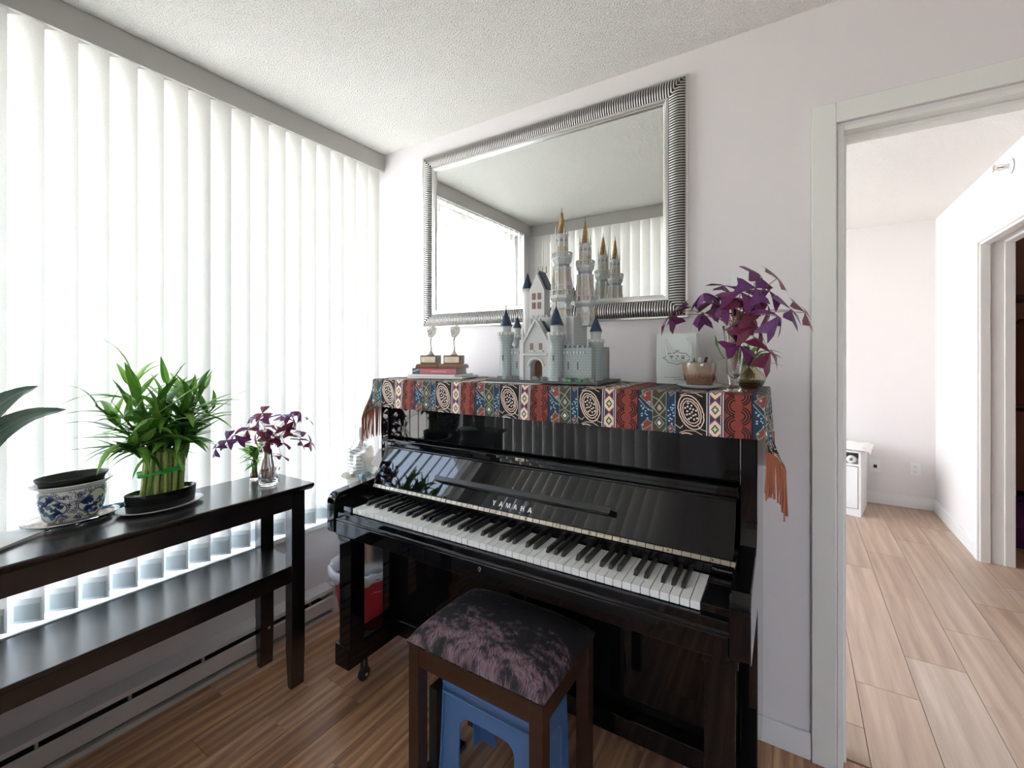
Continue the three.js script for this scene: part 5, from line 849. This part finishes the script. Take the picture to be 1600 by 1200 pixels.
  const bo = thing('carton', 'small tan and white carton leaning in the cream bowl', 'box', [0.272, 0.772, 0.278], 0.6); const bxg = add('box', bx(-0.04, 0.04, 0, 0.085, -0.02, 0.02, 0.001, 1), std(lin(0.8, 0.78, 0.74), 0.6), bo); bxg.rotation.z = -0.55; add('end_flap', bx(-0.0415, -0.04, 0.002, 0.083, -0.019, 0.019), std(lin(0.6, 0.36, 0.18), 0.6), bxg);
}

// ---------- next room ----------
{
  const o = thing('storage_cabinet', 'narrow white cabinet with glazed top and panelled door in the next room', 'cabinet', [2.41, 0, -2.78], -0.0);
  const W = 0.42, D = 0.4, H = 0.53; // front right corner at the origin, body towards -x and -z
  o.rotation.y = -0.2;
  add('body', merge([bx(-W, -W + 0.016, 0, H, -D, 0), bx(-0.016, 0, 0, H, -D, 0, 0.001, 1), bx(-W, 0, H - 0.016, H, -D, 0), bx(-W + 0.016, -0.016, 0, 0.06, -D, -0.004), bx(-W + 0.016, -0.016, 0.405, 0.42, -D, -0.004), bx(-W, 0, 0, H, -D - 0.008, -D)]), M.white, o);
  const d = add('door', extrude([[-W + 0.018, 0.064], [-0.02, 0.064], [-0.02, 0.4], [-W + 0.018, 0.4]], 0.012, 0.001, [[[-W + 0.07, 0.115], [-W + 0.07, 0.355], [-0.072, 0.355], [-0.072, 0.115]]]).translate(0, 0, -0.01), M.white, o);
  add('door_panel', bx(-W + 0.06, -0.06, 0.1, 0.37, -0.01, -0.004), M.white, d);
  add('door_glass', bx(-W + 0.018, -0.018, 0.422, H - 0.018, -0.012, -0.009), M.glass, o);
  add('shelf_back', bx(-W + 0.017, -0.017, 0.421, H - 0.017, -0.3, -0.29), std(lin(0.07, 0.09, 0.1), 0.6), o);
  const c1 = thing('coil', 'round white roll behind the glass of the storage cabinet', 'roll', [2.355, 0.421, -2.84], -0.2); add('roll', lathe([[0.012, 0], [0.032, 0], [0.032, 0.03], [0.012, 0.03]], 24).rotateX(Math.PI / 2).translate(0, 0.032, 0), M.white, c1);
  const cl = thing('white_cloth', 'crumpled white cloth spread over the storage cabinet', 'cloth', [2.235, H + 0.001, -3.02], -0.2);
  const pts = [], uvs = []; for (let j = 0; j <= 16; j++) { const row = [], ur = []; for (let i = 0; i <= 20; i++) { const x = -0.25 + 0.54 * i / 20, z = -0.2 + 0.42 * j / 16, over = Math.max(0, x - 0.235); row.push([Math.min(x, 0.24 + over * 0.5), 0.012 + 0.012 * fbm(x * 9, z * 9, 3) - over * 0.9 * (0.6 + 0.8 * noise(z * 9, 2)), z]); ur.push([i / 20, j / 16]); } pts.push(row); uvs.push(ur); } add('sheet', gridGeo(17, pts, uvs), std(lin(0.86, 0.85, 0.83), 0.85, { side: THREE.DoubleSide }), cl);
}
function outlet(x, y, label, phone) {
  const o = thing('wall_outlet', label, 'outlet', [x, y, -3.3]); add('plate', bx(-0.036, 0.036, -0.055, 0.055, 0.0003, 0.005, 0.002), M.whitePlastic, o);
  if (phone) { add('jack', bx(-0.012, 0.012, -0.015, 0.012, 0.005, 0.008), M.dark, o); return; }
  for (const s of [-1, 1]) { const f = add('socket', bx(-0.017, 0.017, s * 0.02 - 0.014, s * 0.02 + 0.014, 0.005, 0.0075, 0.003), M.whitePlastic, o); add('slot', merge([bx(-0.007, -0.005, s * 0.02 - 0.002, s * 0.02 + 0.006, 0.0074, 0.0079), bx(0.005, 0.007, s * 0.02 - 0.002, s * 0.02 + 0.006, 0.0074, 0.0079), bx(-0.002, 0.002, s * 0.02 - 0.009, s * 0.02 - 0.005, 0.0074, 0.0079)]), M.dark, f); }
}
outlet(2.826, 0.334, 'white double wall outlet near the corner of the next room');
outlet(2.56, 0.325, 'wall plate with a dark jack beside the storage cabinet', true);
{
  const s = thing('light_switch', 'small white switch on the right wall of the next room', 'switch', [2.955, 1.245, -2.36]); add('plate', bx(-0.005, -0.0003, -0.05, 0.05, -0.03, 0.03, 0.002), M.whitePlastic, s); add('rocker', bx(-0.008, -0.005, -0.025, 0.025, -0.012, 0.012, 0.001, 1), M.whitePlastic, s);
  const p = thing('sprinkler_head', 'side wall fire sprinkler head near the ceiling of the next room', 'sprinkler', [2.955, 2.335, -1.74]); // points towards -x
  add('escutcheon', lathe([[0.0001, 0.012], [0.018, 0.012], [0.036, 0.006], [0.04, 0.0003], [0.0001, 0.0003]], 28).rotateZ(Math.PI / 2), M.vinyl, p);
  add('body', lathe([[0.0001, 0.03], [0.011, 0.03], [0.012, 0.01], [0.0001, 0.01]], 16).rotateZ(Math.PI / 2), M.silver, p);
  add('frame_arm', merge([tube([[-0.03, 0.01, 0], [-0.045, 0.015, 0], [-0.062, 0.006, 0]], 0.0025, 8, 6), tube([[-0.03, -0.01, 0], [-0.045, -0.015, 0], [-0.062, -0.006, 0]], 0.0025, 8, 6)]), M.silver, p);
  add('glass_bulb', lathe([[0.0001, 0.028], [0.003, 0.032], [0.003, 0.056], [0.0001, 0.06]], 10).rotateZ(Math.PI / 2), std(lin(0.25, 0.1, 0.03), 0.2), p);
  add('deflector', bx(-0.07, -0.066, -0.018, 0.018, -0.018, 0.018, 0.002, 1), M.silver, p);
  const c = thing('hanging_coat', 'dark brown coat hanging in the closet', 'coat', [3.33, 0.935, -2.74]); const g = extrude([[-0.2, 0.02], [0.2, 0.02], [0.19, 0.48], [0.06, 0.62], [-0.06, 0.62], [-0.19, 0.48]], 0.05, 0.02); add('body', g, std(lin(0.10, 0.04, 0.025), 0.95), c);
  add('hanger', tube([[-0.15, 0.52, 0.03], [0, 0.65, 0.03], [0, 0.72, 0.03]], 0.004, 8, 6), M.metalGrey, c);
  const rod = thing('closet_shelf', 'dark shelf above the coat in the closet', 'shelf', [3.107, 1.68, -2.89]); add('board', bx(0, 0.7, 0, 0.03, 0, 0.35), std(lin(0.05, 0.03, 0.02), 0.6), rod);
  const dr = thing('drawer_chest', 'brown drawer unit with a white knob in the closet', 'drawers', [3.107, 0, -2.89]); add('body', bx(0.01, 0.7, 0.4, 0.93, 0, 0.3, 0.003), std(lin(0.10, 0.04, 0.025), 0.6), dr); for (const y of [0.62, 0.85]) add('knob', new THREE.SphereGeometry(0.016, 12, 8), M.white, dr).position.set(0.245, y, 0.312);
  add('leg', merge([bx(0.01, 0.05, 0, 0.4, 0, 0.04), bx(0.66, 0.7, 0, 0.4, 0, 0.04), bx(0.66, 0.7, 0, 0.4, 0.26, 0.3)]), M.dark, dr);
  const bl = thing('folded_blanket', 'purple blanket heaped on the closet floor', 'blanket', [3.34, 0, -2.7]); const gg = new THREE.IcosahedronGeometry(1, 3), pp = gg.attributes.position; for (let i = 0; i < pp.count; i++) { const x = pp.getX(i), y = pp.getY(i), z = pp.getZ(i), k = 1 + 0.15 * noise(x * 2, y * 2 + z); pp.setXYZ(i, x * k * 0.2, Math.max(0, (y * k + 0.75) * 0.21), z * k * 0.13); } gg.computeVertexNormals(); add('blanket', gg, std(lin(0.09, 0.02, 0.13), 0.95), bl);
}

renderer.render(scene, camera);
